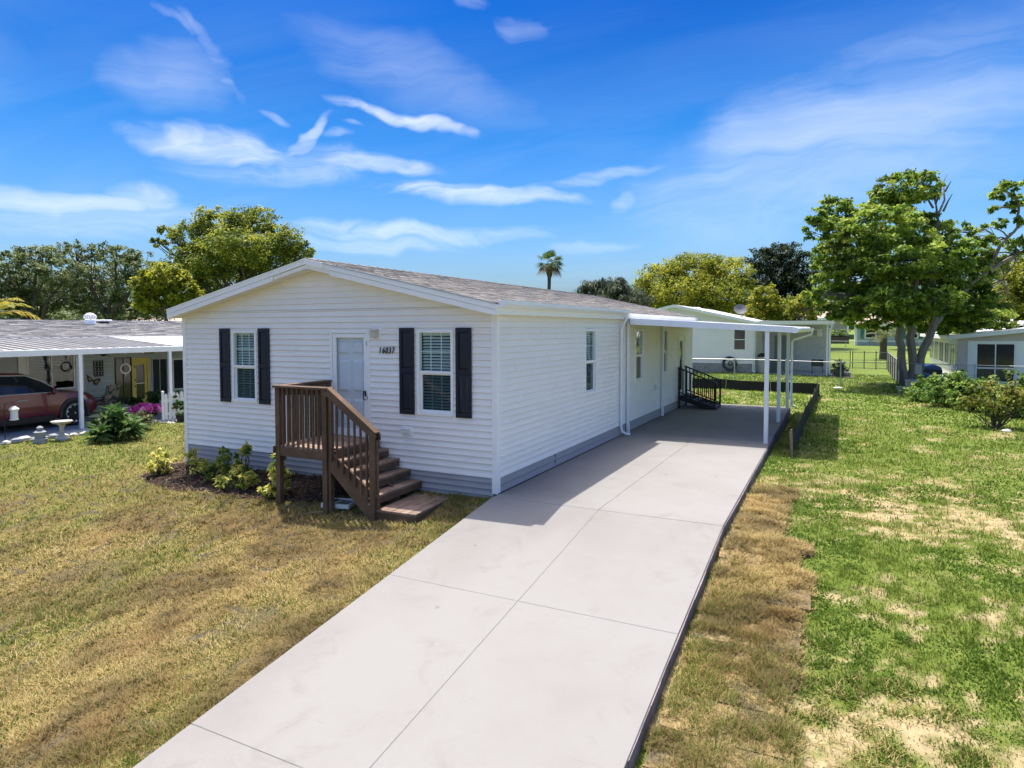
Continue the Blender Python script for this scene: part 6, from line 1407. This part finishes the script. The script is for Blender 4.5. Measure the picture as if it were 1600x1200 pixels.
# plants
BROAD = [(.018, .045, .014), (.035, .085, .022), (.075, .15, .035), (.16, .24, .07)]
shrub('broadleaf_plant', 'large dark green plant with long upright leaves at the edge of the left lawn', sp(-12.0, 1.55), [(0, 0, .30, .42, .26), (0, 0, .58, .30, .22), (.38, .05, .22, .30, .2), (-.35, -.1, .25, .3, .22), (.05, -.3, .2, .3, .18)], 620, .34, BROAD, 400, ratio=.15, cat='plant', droop=-.35, perclump=10)
shrub('round_bush', 'grey green fine leaved bush in front of the pink flowers', sp(-13.0, 2.85), [(0, 0, .25, .36, .24), (.05, .0, .42, .28, .16)], 1100, .09, [(.06, .08, .03), (.12, .14, .05), (.2, .22, .09)], 401, ratio=.2, cat='plant')
c = (-14.7, 4.15, PZ); t = thing('flower_pot', 'dark pot overflowing with bright pink flowers', 'potted flowers', c)
b = B(); b.lathe([(.18, 0), (.26, .26), (.28, .28), (.25, .28)], c, 14); b.build('pot', M_BLACK, t, smooth=True)
PINK = [(.50, .04, .30), (.75, .10, .48), (.88, .24, .62), (.90, .5, .74)]
foliage('flowers', t, [(c[0], c[1], c[2]+.40, .42, .42, .12), (c[0]+.1, c[1]+.3, c[2]+.36, .3, .3, .1), (c[0], c[1]-.25, c[2]+.34, .28, .28, .1)], 1500, .075, .5, PINK, 402, shell=.6, perclump=12)
foliage('leaves', t, [(c[0], c[1], c[2]+.28, .36, .36, .12)], 300, .09, .3, BORD, 403)
c = (-15.6, 5.0, PZ); t = thing('potted_plant', 'potted plant with big drooping leaves beside the yellow door', 'plant', c); b = B(); b.lathe([(.15, 0), (.2, .28), (.17, .28)], c, 12); b.build('pot', M_BLACK, t, smooth=True); foliage('leaves', t, [(c[0], c[1], c[2]+.75, .36, .36, .26)], 70, .34, .2, BROAD, 404, droop=.7)
b = B(); b.tube([(c[0], c[1], c[2]+.2), (c[0], c[1], c[2]+.8)], .03, 6); b.build('stem', M_BARKD, t)
shrub('small_plant', 'small dark leafy plant behind the floral chair', (-16.4, 5.0, PZ), [(0, 0, .35, .25, .3)], 220, .16, BROAD, 405, cat='plant')
shrub('green_bush', 'low green bush right of the pink flowers', (-14.2, 4.95, PZ), [(0, 0, .22, .22, .2)], 260, .1, [(.08, .14, .02), (.16, .22, .04), (.26, .3, .08)], 406, cat='plant')
# birdbath, statue, edging stones, lantern on its hook
M_STONE = mat('pale_cast_stone', (.46, .45, .42), .85, .15, 8); M_STONEG = mat('grey_cast_stone', (.26, .28, .30), .85, .2, 8)
c = (-13.3, .92, gz(-13.3, .92)); t = thing('birdbath', 'pale stone birdbath on a pedestal at the edge of the left lawn', 'birdbath', c)
b = B(); b.lathe([(.16, 0), (.16, .05), (.10, .08), (.055, .16), (.05, .34), (.09, .41)], c, 14); b.build('pedestal', M_STONE, t, smooth=True); b = B(); b.lathe([(.06, .41), (.20, .45), (.245, .49), (.24, .505), (.17, .475), (.04, .46)], c, 18); b.build('basin', M_STONE, t, smooth=True)
c = (-13.3, .40, gz(-13.3, .4)); t = thing('garden_statue', 'small grey stone statue left of the birdbath', 'statue', c); b = B(); b.lathe([(.15, 0), (.15, .10), (.10, .12), (.12, .22), (.13, .28), (.07, .32)], c, 10, 1, 1.1); b.build('figure', M_STONEG, t, smooth=True); b = B(); b.lathe([(.03, .31), (.07, .34), (.075, .39), (.03, .43)], c, 10); b.build('head', M_STONEG, t, smooth=True)
R = random.Random(12); STN = None
sizes = []
for i in range(16):                                          # stones edging the porch floor
    s = i/15; x = -13.75-.15*math.sin(s*5)+R.uniform(-.06, .06); y = -.75+3.3*s; r = R.uniform(.09, .17)
    c = (x, y, gz(x, y)-.02); b = B(); b.lathe([(r*.7, 0), (r, r*.3), (r*.85, r*.7), (r*.3, r*.95)], c, 7, R.uniform(.8, 1.3), R.uniform(.8, 1.3)); b.v = [(p[0]+R.uniform(-.015, .015), p[1]+R.uniform(-.015, .015), p[2]+R.uniform(-.01, .01)) for p in b.v]
    o = top(b, "edging_stone", M_STONE if R.random() > .4 else M_STONEG, None, "stone", None)
    pale = o.data.materials[0] is M_STONE; o['label'] = 'pale rounded stone in the row edging the porch floor' if pale else 'darker grey rounded stone in the row edging the porch floor'; o['group'] = 'pale stones edging the porch floor' if pale else 'grey stones edging the porch floor'
c = (-14.3, .15, PZ); t = thing('hanging_lantern', 'white lantern bird feeder hanging from a hook in front of the red car', 'bird feeder', (-14.3, .32, .25))
b = B(); b.lathe([(.10, 0), (.105, .02), (.085, .03), (.085, .24), (.11, .25), (.12, .29), (.05, .35), (.02, .37)], (-14.3, .32, .25), 10); b.build('lantern_body', M_WHITEPL, t, smooth=True)
b = B(); b.tube([(-14.3, .32, .62), (-14.3, .32, .70)], .008, 4); b.build('hook_wire', M_BLACK, t)
b = B(); b.tube([(-14.3, .10, PZ), (-14.3, .10, .58), (-14.3, .13, .68), (-14.3, .22, .73), (-14.3, .32, .70)], .010, 5); top(b, 'shepherd_hook', M_BLACK, 'thin black shepherd hook pole holding the white lantern', 'hook', smooth=True)
# white arched picket gate with a climber
gt = thing('picket_gate', 'white arched picket gate with a climbing plant at the corner of the white house', 'gate', (-13.9, 4.7, PZ), math.radians(58))
for i in range(7):
    u = -.33+i*.11; h = .80+.10*math.cos(u*3.6); b = B(); b.prism([(u-.042, 0, .03), (u+.042, 0, .03), (u+.042, 0, h-.05), (u, 0, h), (u-.042, 0, h-.05)], (0, .02, 0)); b.build('picket', M_TRIM, gt, local=True)
for z in (.2, .62): b = B(); b.box(-.39, .021, z-.04, .39, .045, z+.04); b.build('rail', M_TRIM, gt, local=True)
for s in (-1, 1): b = B(); b.box(s*.42-.04, -.03, .0, s*.42+.04, .05, .92); b.build('post', M_TRIM, gt, local=True, bev=.01)
foliage('climber_leaves', None, [(-13.75, 4.62, PZ+.45, .14, .14, .35), (-13.72, 4.6, PZ+.75, .12, .12, .2)], 260, .09, .4, BROAD, 407)
o = bpy.data.objects['climber_leaves']; o.name = 'climbing_plant'; tag(o, 'green climbing plant growing up the white picket gate', 'plant')
c = (-13.5, 4.5, PZ-.02); t = thing('plant_pot', 'dark round pot at the foot of the white picket gate', 'pot', c); b = B(); b.lathe([(.10, 0), (.15, .12), (.14, .22), (.12, .22)], c, 12); b.build('pot_body', M_BLACK, t, smooth=True); foliage('leaves', t, [(c[0], c[1], c[2]+.3, .15, .15, .12)], 60, .12, .3, BROAD, 408)

# small things on the back lawns
for (x, y, r, lab) in ((4.6, 24.2, .16, 'small white stone lying on the grass behind the silt fence'), (8.6, 12.0, .09, 'pale stone left of the young shrub roots'), (9.15, 11.6, .12, 'pale stone on the sandy lawn beyond the young shrub')):
    z = gz(x, y); b = B(); b.lathe([(r*.8, -.02), (r, .03), (r*.7, .07), (r*.2, .09)], (x, y, z), 8, 1.3, .9); top(b, 'stone', M_STONE, lab, 'stone', smooth=True)
